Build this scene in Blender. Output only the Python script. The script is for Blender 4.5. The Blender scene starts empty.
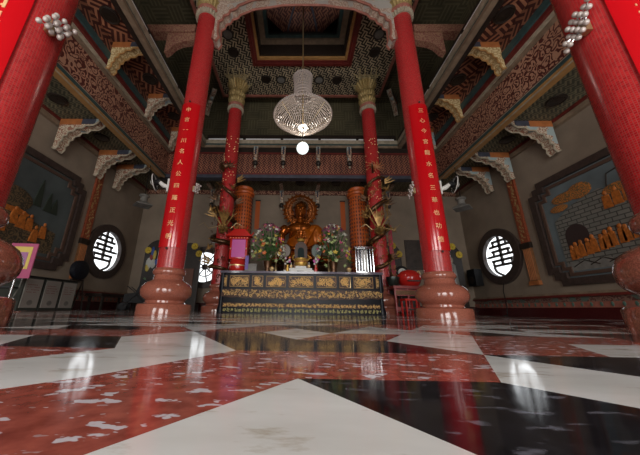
import bpy, math, random
from mathutils import Matrix, Vector
PI = math.pi
random.seed(7)
SC = bpy.context.scene
COL = SC.collection

# ------------------------------------------------------------------ camera
F_PX, PPX, PITCH, YAW, ROLL, CX, CH = 262.84, 293.0, 0.2997, -0.0162, 0.0154, -0.1247, 0.1282
cp, sp, cy_, sy_ = math.cos(PITCH), math.sin(PITCH), math.cos(YAW), math.sin(YAW)
fw = Vector((sy_*cp, cy_*cp, sp)); rt = Vector((cy_, -sy_, 0)); up = rt.cross(fw)
c_, s_ = math.cos(ROLL), math.sin(ROLL)
rt, up = c_*rt + s_*up, -s_*rt + c_*up
cam = bpy.data.cameras.new('camera'); camo = bpy.data.objects.new('camera', cam); COL.objects.link(camo)
cam.sensor_fit = 'HORIZONTAL'; cam.sensor_width = 36.0; cam.lens = F_PX/640*36.0
cam.shift_x = (320-PPX)/640.0; cam.clip_start = 0.02; cam.clip_end = 200
camo.matrix_world = Matrix(((rt.x, up.x, -fw.x, CX), (rt.y, up.y, -fw.y, 0), (rt.z, up.z, -fw.z, CH), (0, 0, 0, 1)))
SC.camera = camo

# ------------------------------------------------------------------ light and exposure
SC.view_settings.view_transform = 'Standard'; SC.view_settings.look = 'None'
SC.view_settings.gamma = 1.0; SC.view_settings.exposure = 0.35
SC.view_settings.use_curve_mapping = False
w = bpy.data.worlds.new('sky'); SC.world = w; w.use_nodes = True
w.node_tree.nodes['Background'].inputs[0].default_value = (0.93, 0.97, 1.0, 1)
w.node_tree.nodes['Background'].inputs[1].default_value = 1.6
def area(name, loc, sx, sy, power, rot, col=(1, 1, 1)):
    l = bpy.data.lights.new(name, 'AREA'); l.shape = 'RECTANGLE'; l.size = sx; l.size_y = sy
    l.energy = power; l.color = col
    o = bpy.data.objects.new(name, l); COL.objects.link(o); o.location = loc; o.rotation_euler = rot
    return o
# daylight entering by the three doorways behind the camera
for nm, x, wd, e in (('daylight_door_left', -4.6, 2.4, 150), ('daylight_door_centre', 0, 3.0, 260), ('daylight_door_right', 4.6, 2.4, 150)):
    area(nm, (x, -4.3, 2.1), wd, 3.6, e, (PI/2, 0, 0), (1.0, 0.97, 0.93))

# ------------------------------------------------------------------ mesh helpers
class MB:
    def __init__(s): s.v = []; s.f = []; s.m = []; s.cur = 0
    def add(s, vs, fs):
        n = len(s.v); s.v += [tuple(a) for a in vs]; s.f += [tuple(i+n for i in f) for f in fs]; s.m += [s.cur]*len(fs)
        return s
    def box(s, c, d, rz=0.0):
        x, y, z = d[0]/2, d[1]/2, d[2]/2; cs, sn = math.cos(rz), math.sin(rz)
        vs = [(c[0]+a*x*cs-b*y*sn, c[1]+a*x*sn+b*y*cs, c[2]+e*z) for a, b, e in
              ((-1,-1,-1),(1,-1,-1),(1,1,-1),(-1,1,-1),(-1,-1,1),(1,-1,1),(1,1,1),(-1,1,1))]
        return s.add(vs, [(3,2,1,0),(4,5,6,7),(0,1,5,4),(1,2,6,5),(2,3,7,6),(3,0,4,7)])
    def bx(s, x0, x1, y0, y1, z0, z1):
        return s.box(((x0+x1)/2, (y0+y1)/2, (z0+z1)/2), (abs(x1-x0), abs(y1-y0), abs(z1-z0)))
    def lathe(s, prof, n=32, mod=None, c=(0, 0, 0), cap=True):
        vs = []
        for z, r in prof:
            for i in range(n):
                a = 2*PI*i/n; q = r if mod is None else mod(a, z, r)
                vs.append((c[0]+q*math.cos(a), c[1]+q*math.sin(a), c[2]+z))
        fs = []
        for j in range(len(prof)-1):
            for i in range(n):
                k = (i+1) % n; fs.append((j*n+i, j*n+k, (j+1)*n+k, (j+1)*n+i))
        if cap:
            if prof[0][1] > 1e-4: fs.append(tuple(reversed(range(n))))
            if prof[-1][1] > 1e-4: fs.append(tuple((len(prof)-1)*n+i for i in range(n)))
        return s.add(vs, fs)
    def tube(s, path, r, n=8, closed=False, flat=1.0):
        P = [Vector(p) for p in path]; N = len(P); rr = r if isinstance(r, (list, tuple)) else [r]*N
        vs = []; prev = None
        for i in range(N):
            if closed: t = P[(i+1) % N]-P[i-1]
            else: t = P[min(i+1, N-1)]-P[max(i-1, 0)]
            if t.length < 1e-9: t = Vector((0, 0, 1))
            t.normalize()
            if prev is None:
                a = Vector((0, 0, 1)) if abs(t.z) < .9 else Vector((1, 0, 0))
            else: a = prev
            u = (a - t*a.dot(t)); 
            if u.length < 1e-6: u = t.orthogonal()
            u.normalize(); prev = u; v = t.cross(u)
            for k in range(n):
                g = 2*PI*k/n; q = P[i]+u*(rr[i]*math.cos(g)*flat)+v*(rr[i]*math.sin(g)); vs.append(tuple(q))
        fs = []
        for i in range(N if closed else N-1):
            j = (i+1) % N
            for k in range(n):
                l = (k+1) % n; fs.append((i*n+k, i*n+l, j*n+l, j*n+k))
        if not closed:
            fs.append(tuple(reversed(range(n)))); fs.append(tuple((N-1)*n+k for k in range(n)))
        return s.add(vs, fs)
    def ball(s, c, r, n=10, m=6):
        rx, ry, rz = r if isinstance(r, tuple) else (r, r, r)
        vs = [(c[0], c[1], c[2]-rz)]
        for j in range(1, m):
            a = -PI/2+PI*j/m
            for i in range(n):
                b = 2*PI*i/n; vs.append((c[0]+rx*math.cos(a)*math.cos(b), c[1]+ry*math.cos(a)*math.sin(b), c[2]+rz*math.sin(a)))
        vs.append((c[0], c[1], c[2]+rz)); T = len(vs)-1
        fs = [(0, 1+(i+1) % n, 1+i) for i in range(n)]
        for j in range(m-2):
            for i in range(n):
                k = (i+1) % n; fs.append((1+j*n+i, 1+j*n+k, 1+(j+1)*n+k, 1+(j+1)*n+i))
        fs += [(1+(m-2)*n+i, 1+(m-2)*n+(i+1) % n, T) for i in range(n)]
        return s.add(vs, fs)
    def prism(s, pts, axis, a, b):
        """polygon pts in the two other axes, extruded from a to b along axis"""
        def P(u, v, w_): return {'x': (w_, u, v), 'y': (u, w_, v), 'z': (u, v, w_)}[axis]
        n = len(pts); vs = [P(u, v, a) for u, v in pts]+[P(u, v, b) for u, v in pts]
        fs = [tuple(range(n)), tuple(reversed(range(n, 2*n)))]+[(i, i+n, (i+1) % n+n, (i+1) % n) for i in range(n)]
        return s.add(vs, fs)
    def build(s, name, mat, parent=None, smooth=False, loc=None):
        me = bpy.data.meshes.new(name); me.from_pydata(s.v, [], s.f)
        for m_ in (mat if isinstance(mat, list) else [mat]): me.materials.append(m_)
        if isinstance(mat, list): me.polygons.foreach_set('material_index', s.m)
        me.validate(); me.update()
        import bmesh
        bm = bmesh.new(); bm.from_mesh(me); bmesh.ops.recalc_face_normals(bm, faces=bm.faces); bm.to_mesh(me); bm.free()
        if smooth:
            me.polygons.foreach_set('use_smooth', [True]*len(me.polygons))
            try: me.set_sharp_from_angle(angle=math.radians(40))
            except Exception: pass
        o = bpy.data.objects.new(name, me); COL.objects.link(o)
        if parent: o.parent = parent
        if loc: o.location = loc
        return o

def arc(cx, cz, r, a0, a1, n):
    return [(cx+r*math.cos(math.radians(a0+(a1-a0)*i/n)), cz+r*math.sin(math.radians(a0+(a1-a0)*i/n))) for i in range(n+1)]
def tag(o, label=None, cat=None, group=None, kind=None):
    if label: o['label'] = label
    if cat: o['category'] = cat
    if group: o['group'] = group
    if kind: o['kind'] = kind
    return o
def thing(name, label, cat, loc=(0, 0, 0), rz=0.0, group=None):
    o = bpy.data.objects.new(name, None); o.empty_display_size = .1; COL.objects.link(o)
    o.location = loc; o.rotation_euler = (0, 0, rz); return tag(o, label, cat, group)
def copy_tree(o, loc=None, rz=None, label=None, parent=None, scale=None, group=None):
    c = o.copy(); COL.objects.link(c)
    if parent: c.parent = parent
    if loc is not None: c.location = loc
    if rz is not None: c.rotation_euler = (0, 0, rz)
    if scale is not None: c.scale = scale
    if label: c['label'] = label
    if group: c['group'] = group
    for ch in list(o.children): copy_tree(ch, parent=c)
    return c
def struct(name, mb, mat, smooth=False, parent=None):
    o = mb.build(name, mat, parent, smooth)
    if parent is None: o['kind'] = 'structure'
    return o

# ------------------------------------------------------------------ materials
def new(name):
    m = bpy.data.materials.new(name); m.use_nodes = True; return m, m.node_tree, m.node_tree.nodes['Principled BSDF']
def plain(name, col, rough=.5, metal=0.0, coat=0.0, noise=0.0, nscale=8.0, bump=0.0, emis=0.0, trans=0.0, spec=None):
    m, t, b = new(name); N, L = t.nodes, t.links
    b.inputs['Base Color'].default_value = (*col, 1); b.inputs['Roughness'].default_value = rough; b.inputs['Metallic'].default_value = metal
    if spec is not None: b.inputs['Specular IOR Level'].default_value = spec
    b.inputs['Coat Weight'].default_value = coat; b.inputs['Coat Roughness'].default_value = .06
    if trans: b.inputs['Transmission Weight'].default_value = trans
    if emis: b.inputs['Emission Color'].default_value = (*col, 1); b.inputs['Emission Strength'].default_value = emis
    if noise or bump:
        tc = N.new('ShaderNodeTexCoord'); nz = N.new('ShaderNodeTexNoise'); nz.inputs['Scale'].default_value = nscale; nz.inputs['Detail'].default_value = 6
        L.new(tc.outputs['Object'], nz.inputs['Vector'])
        if noise:
            mr = N.new('ShaderNodeMapRange'); mr.inputs[1].default_value = .3; mr.inputs[2].default_value = .7
            mr.inputs[3].default_value = 1-noise; mr.inputs[4].default_value = 1+noise*.4
            L.new(nz.outputs[0], mr.inputs[0]); hs = N.new('ShaderNodeHueSaturation'); hs.inputs['Color'].default_value = (*col, 1)
            L.new(mr.outputs[0], hs.inputs['Value']); L.new(hs.outputs[0], b.inputs['Base Color'])
        if bump:
            bp = N.new('ShaderNodeBump'); bp.inputs['Strength'].default_value = bump; bp.inputs['Distance'].default_value = .02
            L.new(nz.outputs[0], bp.inputs['Height']); L.new(bp.outputs[0], b.inputs['Normal'])
    return m
class G:
    """tiny node-math helper"""
    def __init__(s, t): s.t = t
    def m(s, op, a, b=None, c=None):
        n = s.t.nodes.new('ShaderNodeMath'); n.operation = op
        for i, v in enumerate((a, b, c)):
            if v is None: continue
            if isinstance(v, (int, float)): n.inputs[i].default_value = v
            else: s.t.links.new(v, n.inputs[i])
        return n.outputs[0]
    def mix(s, f, a, b):
        n = s.t.nodes.new('ShaderNodeMix'); n.data_type = 'RGBA'
        if isinstance(f, (int, float)): n.inputs[0].default_value = f
        else: s.t.links.new(f, n.inputs[0])
        for i, v in ((6, a), (7, b)):
            if isinstance(v, tuple): n.inputs[i].default_value = (*v, 1)
            else: s.t.links.new(v, n.inputs[i])
        return n.outputs[2]
    def co(s):
        tc = s.t.nodes.new('ShaderNodeTexCoord'); return tc.outputs['Object']
    def sep(s, v):
        n = s.t.nodes.new('ShaderNodeSeparateXYZ'); s.t.links.new(v, n.inputs[0]); return n.outputs
    def noise(s, v, sc, det=4, scl=None, rough=.5):
        if scl:
            mp = s.t.nodes.new('ShaderNodeMapping'); s.t.links.new(v, mp.inputs[0]); mp.inputs['Scale'].default_value = scl[:3]
            if len(scl) > 3: mp.inputs['Rotation'].default_value = (0, 0, scl[3])
            v = mp.outputs[0]
        n = s.t.nodes.new('ShaderNodeTexNoise'); s.t.links.new(v, n.inputs['Vector']); n.inputs['Scale'].default_value = sc
        n.inputs['Detail'].default_value = det; n.inputs['Roughness'].default_value = rough; return n.outputs[0]
    def rng(s, v, a, b, c=0.0, d=1.0):
        n = s.t.nodes.new('ShaderNodeMapRange'); s.t.links.new(v, n.inputs[0])
        for i, q in enumerate((a, b, c, d)): n.inputs[i+1].default_value = q
        return n.outputs[0]
def fret(name, dark, light, cell, plane='xy', rot=45, n=3, rough=.6, metal=0.0):
    """interlaced key-pattern: patches of bars turned by turns"""
    m, t, b = new(name); g = G(t); X = g.sep(g.co()); i = {'xy': (0, 1), 'yz': (1, 2), 'xz': (0, 2)}[plane]
    a = math.radians(rot); u0, v0 = X[i[0]], X[i[1]]
    u = g.m('ADD', g.m('MULTIPLY', u0, math.cos(a)/cell), g.m('MULTIPLY', v0, math.sin(a)/cell))
    v = g.m('SUBTRACT', g.m('MULTIPLY', v0, math.cos(a)/cell), g.m('MULTIPLY', u0, math.sin(a)/cell))
    su = g.m('GREATER_THAN', g.m('FRACT', g.m('MULTIPLY', u, float(n))), .55)
    sv = g.m('GREATER_THAN', g.m('FRACT', g.m('MULTIPLY', v, float(n))), .55)
    par = g.m('PINGPONG', g.m('ADD', g.m('FLOOR', u), g.m('FLOOR', v)), 1.0)
    par = g.m('GREATER_THAN', par, .5)
    k = g.m('ADD', g.m('MULTIPLY', su, par), g.m('MULTIPLY', sv, g.m('SUBTRACT', 1.0, par)))
    dirt = g.rng(g.noise(g.co(), 1.7, 5), .3, .7, .55, 1.0)
    c = g.mix(k, dark, light); n2 = t.nodes.new('ShaderNodeMix'); n2.data_type = 'RGBA'; n2.blend_type = 'MULTIPLY'; n2.inputs[0].default_value = 1
    t.links.new(c, n2.inputs[6]); t.links.new(dirt, n2.inputs[7]); t.links.new(n2.outputs[2], b.inputs['Base Color'])
    b.inputs['Roughness'].default_value = rough; b.inputs['Metallic'].default_value = metal
    return m
def scroll(name, dark, light, sc=9, rough=.5, metal=.0, thr=.5, third=None):
    """painted or carved scrollwork from warped cell edges"""
    m, t, b = new(name); g = G(t); v = g.co()
    nz = t.nodes.new('ShaderNodeTexNoise'); nz.inputs['Scale'].default_value = sc*.6; t.links.new(v, nz.inputs['Vector'])
    mx = t.nodes.new('ShaderNodeVectorMath'); mx.operation = 'SCALE'; mx.inputs[3].default_value = 1.4/sc; t.links.new(nz.outputs['Color'], mx.inputs[0])
    ad = t.nodes.new('ShaderNodeVectorMath'); ad.operation = 'ADD'; t.links.new(v, ad.inputs[0]); t.links.new(mx.outputs[0], ad.inputs[1])
    vo = t.nodes.new('ShaderNodeTexVoronoi'); vo.inputs['Scale'].default_value = sc; t.links.new(ad.outputs[0], vo.inputs['Vector'])
    rings = g.m('FRACT', g.m('MULTIPLY', vo.outputs['Distance'], 2.6)); k = g.m('GREATER_THAN', rings, thr)
    c = g.mix(k, dark, light)
    if third: c = g.mix(g.m('GREATER_THAN', g.noise(v, sc*.35, 2), .56), c, third)
    t.links.new(c, b.inputs['Base Color']); b.inputs['Roughness'].default_value = rough; b.inputs['Metallic'].default_value = metal
    bp = t.nodes.new('ShaderNodeBump'); bp.inputs['Strength'].default_value = .5; bp.inputs['Distance'].default_value = .02
    t.links.new(k, bp.inputs['Height']); t.links.new(bp.outputs[0], b.inputs['Normal'])
    return m
def stone(kind):
    m, t, b = new('polished_'+kind); g = G(t); v = g.co()
    if kind == 'white_marble':
        f = g.rng(g.noise(v, 2.2, 8, (1, 2.5, 1, .5)), .35, .7); c = g.mix(f, (.62, .62, .60), (.84, .85, .85))
        ve = g.rng(g.noise(v, 5.5, 8, (1, 3, 1, 1.1), .65), .56, .66); c = g.mix(g.m('MULTIPLY', ve, .65), c, (.34, .27, .18))
    elif kind == 'red_marble':
        c = g.mix(g.rng(g.noise(v, 30, 6), .3, .7), (.22, .045, .032), (.42, .105, .075))
        p1 = g.rng(g.noise(v, 19, 3, (1.0, 2.0, 1, .5), .5), .60, .62); c = g.mix(g.m('MULTIPLY', p1, .85), c, (.66, .64, .70))
        p2 = g.rng(g.noise(v, 40, 2, (1, 1.8, 1, .3)), .66, .69); c = g.mix(g.m('MULTIPLY', p2, .6), c, (.45, .36, .38))
    else:
        c = g.mix(g.rng(g.noise(v, 20, 6), .3, .7), (.005, .005, .007), (.018, .018, .023))
        p1 = g.rng(g.noise(v, 15, 4, (1, 2.5, 1, .6)), .60, .68); c = g.mix(g.m('MULTIPLY', p1, .5), c, (.22, .22, .27))
        p2 = g.rng(g.noise(v, 60, 2), .74, .76); c = g.mix(g.m('MULTIPLY', p2, .6), c, (.3, .3, .33))
    t.links.new(c, b.inputs['Base Color'])
    t.links.new(g.rng(g.noise(v, 5, 6), .3, .75, .05, .15), b.inputs['Roughness'])
    b.inputs['Specular IOR Level'].default_value = .36
    bp = t.nodes.new('ShaderNodeBump'); bp.inputs['Strength'].default_value = .03; bp.inputs['Distance'].default_value = .008
    t.links.new(g.noise(v, 9, 2), bp.inputs['Height']); t.links.new(bp.outputs[0], b.inputs['Normal'])
    return m
def mosaic(name, c1, c2, tile):
    """small glazed tiles wrapped round a column (object origin on the axis)"""
    m, t, b = new(name); g = G(t); X = g.sep(g.co())
    ang = g.m('ARCTAN2', X[1], X[0]); u = g.m('FRACT', g.m('MULTIPLY', ang, .25/tile)); v = g.m('FRACT', g.m('DIVIDE', X[2], tile))
    j = g.m('MAXIMUM', g.m('LESS_THAN', u, .13), g.m('LESS_THAN', v, .13))
    cell = t.nodes.new('ShaderNodeTexWhiteNoise'); cell.noise_dimensions = '2D'
    cb = t.nodes.new('ShaderNodeCombineXYZ'); t.links.new(g.m('FLOOR', g.m('MULTIPLY', ang, .25/tile)), cb.inputs[0]); t.links.new(g.m('FLOOR', g.m('DIVIDE', X[2], tile)), cb.inputs[1])
    t.links.new(cb.outputs[0], cell.inputs['Vector'])
    c = g.mix(cell.outputs['Value'], c1, c2); c = g.mix(j, c, (.25, .07, .06)); t.links.new(c, b.inputs['Base Color'])
    b.inputs['Roughness'].default_value = .22
    bp = t.nodes.new('ShaderNodeBump'); bp.inputs['Strength'].default_value = .35; bp.inputs['Distance'].default_value = .003; bp.invert = True
    t.links.new(g.m('ADD', j, g.m('MULTIPLY', cell.outputs['Value'], .6)), bp.inputs['Height']); t.links.new(bp.outputs[0], b.inputs['Normal'])
    return m
M = {
 'white': stone('white_marble'), 'red': stone('red_marble'), 'black': stone('black_marble'),
 'granite': plain('pink_granite', (.36, .115, .075), .13, noise=.5, nscale=90, coat=.3),
 'tile': mosaic('red_glazed_mosaic', (.34, .008, .012), (.50, .018, .02), .019),
 'plaque': plain('red_lacquer', (.46, .004, .008), .16, coat=.4),
 'gold': plain('gold_leaf', (.86, .62, .30), .36, metal=.5),
 'dullgold': plain('old_gold_paint', (.42, .30, .12), .5, metal=.35, noise=.4, nscale=20),
 'creamgold': plain('cream_gold_arms', (.50, .40, .22), .5, metal=.2, noise=.4, nscale=20),
 'lettergold': plain('letter_gold', (.80, .52, .25), .35, metal=.3),
 'carveback': plain('dark_carved_ground', (.075, .028, .012), .5, noise=.5, nscale=30),
 'ochregold': plain('antique_gold', (.38, .22, .07), .4, metal=.5, noise=.5, nscale=15),
 'brownor': plain('brown_orange_paint', (.24, .10, .035), .6, noise=.4, nscale=8),
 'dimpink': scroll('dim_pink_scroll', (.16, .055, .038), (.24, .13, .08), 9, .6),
 'redtable': plain('dark_red_table', (.22, .010, .010), .3),
 'goldpaint': plain('gilded_wood', (.75, .45, .10), .4, metal=.5, noise=.4, nscale=30),
 'amber': plain('amber_gilding', (.34, .085, .008), .2, metal=.7, noise=.35, nscale=6),
 'robe': plain('saffron_gold_robe', (.50, .12, .006), .34, metal=.35, noise=.25, nscale=5),
 'darkgold': plain('dark_gilding', (.10, .045, .018), .32, metal=.6, noise=.5, nscale=25),
 'wall': plain('beige_plaster', (.27, .21, .155), .8, noise=.22, nscale=1.3, bump=.1),
 'olive': fret('olive_gallery_panels', (.095, .080, .040), (.135, .115, .062), .5, 'xz', 0, 4, .8),
 'olivexy': fret('olive_gallery_ceiling', (.08, .068, .035), (.135, .115, .062), .5, 'xy', 0, 4, .8),
 'oliveyz': fret('olive_gallery_side', (.095, .080, .040), (.135, .115, .062), .5, 'yz', 0, 4, .8),
 'fretcream': fret('cream_key_ceiling', (.030, .022, .014), (.56, .46, .31), .19, 'xy', 20, 2, .7),
 'fretred': fret('maroon_key_soffit', (.070, .011, .007), (.46, .19, .10), .36, 'xy', 30, 3, .7),
 'fretredxz': fret('maroon_key_face', (.07, .014, .009), (.38, .15, .085), .15, 'xz', 45, 2, .7),
 'fretredyz': fret('maroon_key_side', (.06, .010, .006), (.34, .14, .075), .24, 'yz', 45, 2, .7),
 'green': fret('green_grey_lattice_ceiling', (.08, .078, .05), (.24, .215, .13), .16, 'xy', 45, 2, .75),
 'carve': scroll('brown_cloud_scroll', (.09, .016, .011), (.46, .25, .16), 6.5, .6),
 'bracket': scroll('painted_bracket', (.30, .14, .09), (.56, .48, .36), 9, .6, third=(.33, .40, .40)),
 'archpanel': scroll('pale_pink_arch', (.36, .24, .19), (.50, .40, .32), 8, .6, third=(.40, .37, .34)),
 'bracketgold': scroll('gold_painted_bracket', (.40, .25, .10), (.62, .50, .28), 8, .55),
 'cream': plain('cream_painted_timber', (.40, .34, .25), .6, noise=.3, nscale=9),
 'pink': plain('faded_pink_paint', (.34, .12, .085), .6, noise=.3, nscale=9),
 'orange': plain('terracotta_orange_paint', (.42, .14, .04), .55, noise=.3, nscale=6),
 'teal': plain('teal_painted_moulding', (.035, .075, .075), .6, noise=.3, nscale=6),
 'blue': plain('slate_blue_moulding', (.055, .06, .085), .6, noise=.3, nscale=6),
 'maroon': plain('maroon_moulding', (.14, .018, .014), .5, noise=.3, nscale=6),
 'tan': plain('tan_moulding', (.25, .18, .12), .6, noise=.3, nscale=6),
 'ochre': plain('ochre_moulding', (.40, .21, .07), .5, noise=.2, nscale=6),
 'dark': plain('dark_brown_wood', (.022, .014, .010), .45, noise=.4, nscale=12),
 'frame': plain('dark_stone_frame', (.055, .036, .030), .45, noise=.4, nscale=10),
 'black_lacquer': plain('black_lacquer', (.008, .009, .014), .4, spec=.25),
 'plastic': plain('black_plastic', (.010, .010, .011), .55, spec=.25),
 'whitepaint': plain('white_enamel', (.60, .59, .55), .35),
 'tube': plain('white_light_tube', (.80, .82, .84), .3),
 'steel': plain('chrome_steel', (.72, .73, .75), .12, metal=1),
 'brass': plain('aged_brass', (.45, .33, .17), .38, metal=.8),
 'crystal': plain('cut_crystal', (.40, .34, .31), .10, spec=1.0),
 'lit': plain('lamp_glow', (1.0, .96, .88), .4, emis=3.0),
 'globe': plain('glowing_globe', (.90, 1.0, .96), .4, emis=.8),
 'magenta': plain('magenta_panel', (.62, .12, .42), .5),
 'redpaint': plain('red_gloss_paint', (.52, .02, .015), .2, coat=.4),
 'leaf': plain('green_leaves', (.045, .12, .03), .5, noise=.4),
 'purple': plain('purple_wrap', (.12, .06, .30), .4),
 'stonegrey': plain('grey_stone', (.20, .19, .17), .6, noise=.3),
 'silver': plain('mirror_silver', (.80, .81, .83), .06, metal=1),
 'sky': plain('painted_sky', (.13, .16, .17), .55, noise=.35, nscale=1.2),
 'rock': scroll('painted_rock', (.04, .030, .018), (.13, .085, .04), 8, .6),
 'monk': plain('painted_orange_robes', (.46, .13, .018), .6, noise=.5, nscale=14),
 'autumn': scroll('painted_autumn_leaves', (.14, .09, .04), (.46, .16, .03), 11, .6),
 'bluewater': plain('painted_water', (.10, .14, .17), .5, noise=.4, nscale=7),
}
def brickmat():
    m, t, b = new('painted_brickwork'); br = t.nodes.new('ShaderNodeTexBrick'); g = G(t); X = g.sep(g.co())
    cb = t.nodes.new('ShaderNodeCombineXYZ'); t.links.new(X[1], cb.inputs[0]); t.links.new(X[2], cb.inputs[1]); t.links.new(cb.outputs[0], br.inputs['Vector'])
    br.inputs['Color1'].default_value = (.15, .15, .13, 1); br.inputs['Color2'].default_value = (.19, .18, .155, 1); br.inputs['Mortar'].default_value = (.05, .045, .04, 1)
    br.inputs['Scale'].default_value = 1; br.inputs['Brick Width'].default_value = .24; br.inputs['Row Height'].default_value = .10; br.inputs['Mortar Size'].default_value = .012
    t.links.new(br.outputs[0], b.inputs['Base Color']); b.inputs['Roughness'].default_value = .6; return m
M['brick'] = brickmat()

# ------------------------------------------------------------------ floor: polished stone triangles in three colours
S0, X0, Y0 = .387, -.12, .57; HH = S0*math.sqrt(3)/2
W_, R_, B_ = 0, 1, 2
tri = {}
def setc(col, us='', ds=''):
    for s, k in ((us, 'U'), (ds, 'D')):
        for q in s.split():
            a, b = q.split(','); tri[(k, int(a), int(b))] = col
setc(R_, '-1,0 0,0 -1,-1 -1,2 -3,3 -3,4 -4,3 -4,2 -5,2 1,1 1,2 2,2 -1,-2 0,-3', '-1,0 0,0 -1,-1 -1,2 -3,3 -4,2 -5,2 -3,0 1,1 1,2 2,2 0,3 -1,-2')
setc(W_, '1,0 0,-1 -2,0 -2,1 -3,2 0,2 0,3 -1,4 -2,3 -4,4 -4,1 2,1 2,3 1,4 0,4 -6,3 0,-2 1,-2 -2,-1 -3,-1', '1,-1 -2,0 -3,1 0,1 0,2 -1,3 -2,2 -4,3 -4,4 2,1 1,3 0,4 0,-2 -5,1 -2,-1 0,-3')
setc(B_, '1,-1 -1,1 0,1 -2,2 -3,1 2,0 1,3 -5,3 -2,4', '1,0 0,-1 1,-2 -2,1 -1,1 -3,2 -4,1 1,-3 -5,3 -6,3 -2,3 2,0')
m = MB(); m.cur = 0
def V(c, r):
    x = X0+S0*(c+r/2)
    if r < 0: x = x*(1-.12*r)-.004*r
    return (x, Y0+HH*r, 0)
YB, YF, XW = 10.9, -4.6, 7.0
import zlib
def colour(k, c, r):
    if (k, c, r) in tri: return tri[(k, c, r)]
    h = zlib.crc32(('%d,%d' % ((c+(r//2)) // 2, r)).encode()) % 7
    return (W_, B_, R_, W_, B_, W_, R_)[h]
def clip(poly):
    for ax, lim, sg in ((0, -XW, 1), (0, XW, -1), (1, YF, 1), (1, YB, -1)):
        out = []
        for i in range(len(poly)):
            a, b = poly[i-1], poly[i]; da, db = (a[ax]-lim)*sg, (b[ax]-lim)*sg
            if (da >= 0) != (db >= 0):
                q = da/(da-db); out.append(tuple(a[j]+(b[j]-a[j])*q for j in range(3)))
            if db >= 0: out.append(b)
        poly = out
        if len(poly) < 3: return []
    return poly
for r in range(-16, 34):
    for c in range(-22-r//2-1, 22-r//2+1):
        for k, P in (('U', [V(c, r), V(c+1, r), V(c, r+1)]), ('D', [V(c+1, r), V(c+1, r+1), V(c, r+1)])):
            P = clip(P)
            if P:
                m.cur = colour(k, c, r); m.add(P, [tuple(range(len(P)))])
fl = struct('floor', m, [M['white'], M['red'], M['black']])

# ------------------------------------------------------------------ shell
def ring_plate(mb, cu, cv, half, r, u0, u1, v0, v1, plane, pos, n=48):
    """rectangle u0..u1 x v0..v1 with a round hole at cu,cv"""
    P = lambda u, v: (pos, u, v) if plane == 'x' else (u, pos, v)
    inner = [(cu+r*math.cos(2*PI*i/n), cv+r*math.sin(2*PI*i/n)) for i in range(n)]
    outer = []
    for i in range(n):
        a = 2*PI*i/n; c, s = math.cos(a), math.sin(a); k = half/max(abs(c), abs(s)); outer.append((cu+k*c, cv+k*s))
    vs = [P(*q) for q in inner]+[P(*q) for q in outer]
    mb.add(vs, [(i, (i+1) % n, n+(i+1) % n, n+i) for i in range(n)])
    a, b, c, d = cu-half, cu+half, cv-half, cv+half
    for q in ((u0, a, v0, v1), (b, u1, v0, v1), (a, b, v0, c), (a, b, d, v1)):
        mb.add([P(q[0], q[2]), P(q[1], q[2]), P(q[1], q[3]), P(q[0], q[3])], [(0, 1, 2, 3)])
WY, WZ, WR = 9.2, 2.0, .92
for s, nm in ((-1, 'wall_left'), (1, 'wall_right')):
    mb = MB()
    for p_ in (s*XW, s*(XW+.05)): ring_plate(mb, WY, WZ, 1.2, WR, YF, YB+.3, 0, 5.25, 'x', p_)
    n = 48
    mb.add([(s*(XW+.05*k), WY+WR*math.cos(2*PI*i/n), WZ+WR*math.sin(2*PI*i/n)) for k in (0, 1) for i in range(n)], [(i, (i+1) % n, n+(i+1) % n, n+i) for i in range(n)])
    struct(nm, mb, M['wall'])
BX, BZ, BR = -3.94, 1.73, .78
mb = MB()
for p_ in (YB, YB+.05): ring_plate(mb, BX, BZ, 1.1, BR, -XW, XW, 0, 5.25, 'y', p_)
mb.add([(BX+BR*math.cos(2*PI*i/n), YB+.05*k, BZ+BR*math.sin(2*PI*i/n)) for k in (0, 1) for i in range(n)], [(i, (i+1) % n, n+(i+1) % n, n+i) for i in range(n)])
struct('wall_back', mb, M['wall'])
mb = MB()
for x0, x1 in ((-7.3, -5.8), (-3.4, -1.5), (1.5, 3.4), (5.8, 7.3)): mb.bx(x0, x1, YF-.3, YF, 0, 4)
mb.bx(-7.3, 7.3, YF-.3, YF, 4, 9.8); struct('wall_front', mb, M['wall'])
# gallery walls above, olive
for s, nm in ((-1, 'wall_gallery_left'), (1, 'wall_gallery_right')):
    struct(nm, MB().bx(s*5.26, s*5.4, YF, 10.4, 6.9, 9.6), M['oliveyz'])
struct('wall_gallery_back', MB().bx(-5.4, 5.4, 10.2, 10.4, 6.3, 9.6), M['olive'])
mb = MB()
C0, HC, HO = 6.0, 3.4, 1.85          # ceiling centre, half size, coffer half
mb = MB()
for a, b, c, d in ((-HC, -HO, C0-HC, C0+HC), (HO, HC, C0-HC, C0+HC), (-HO, HO, C0-HC, C0-HO), (-HO, HO, C0+HO, C0+HC)): mb.bx(a, b, c, d, 9.2, 9.32)
struct('ceiling', mb, M['fretcream'])
mb = MB()
for a, b, c, d in ((-5.4, -HC, YF, 10.4), (HC, 5.4, YF, 10.4), (-HC, HC, YF, C0-HC), (-HC, HC, C0+HC, 10.4)): mb.bx(a, b, c, d, 9.5, 9.6)
struct('ceiling_gallery', mb, M['olivexy'])
mb = MB(); E_ = .1
for a, b, c, d in ((-HC-E_, -HC, C0-HC-E_, C0+HC+E_), (HC, HC+E_, C0-HC-E_, C0+HC+E_), (-HC, HC, C0-HC-E_, C0-HC), (-HC, HC, C0+HC, C0+HC+E_)): mb.bx(a, b, c, d, 9.14, 9.5)
struct('trim_1', mb, M['pink'])
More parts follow.
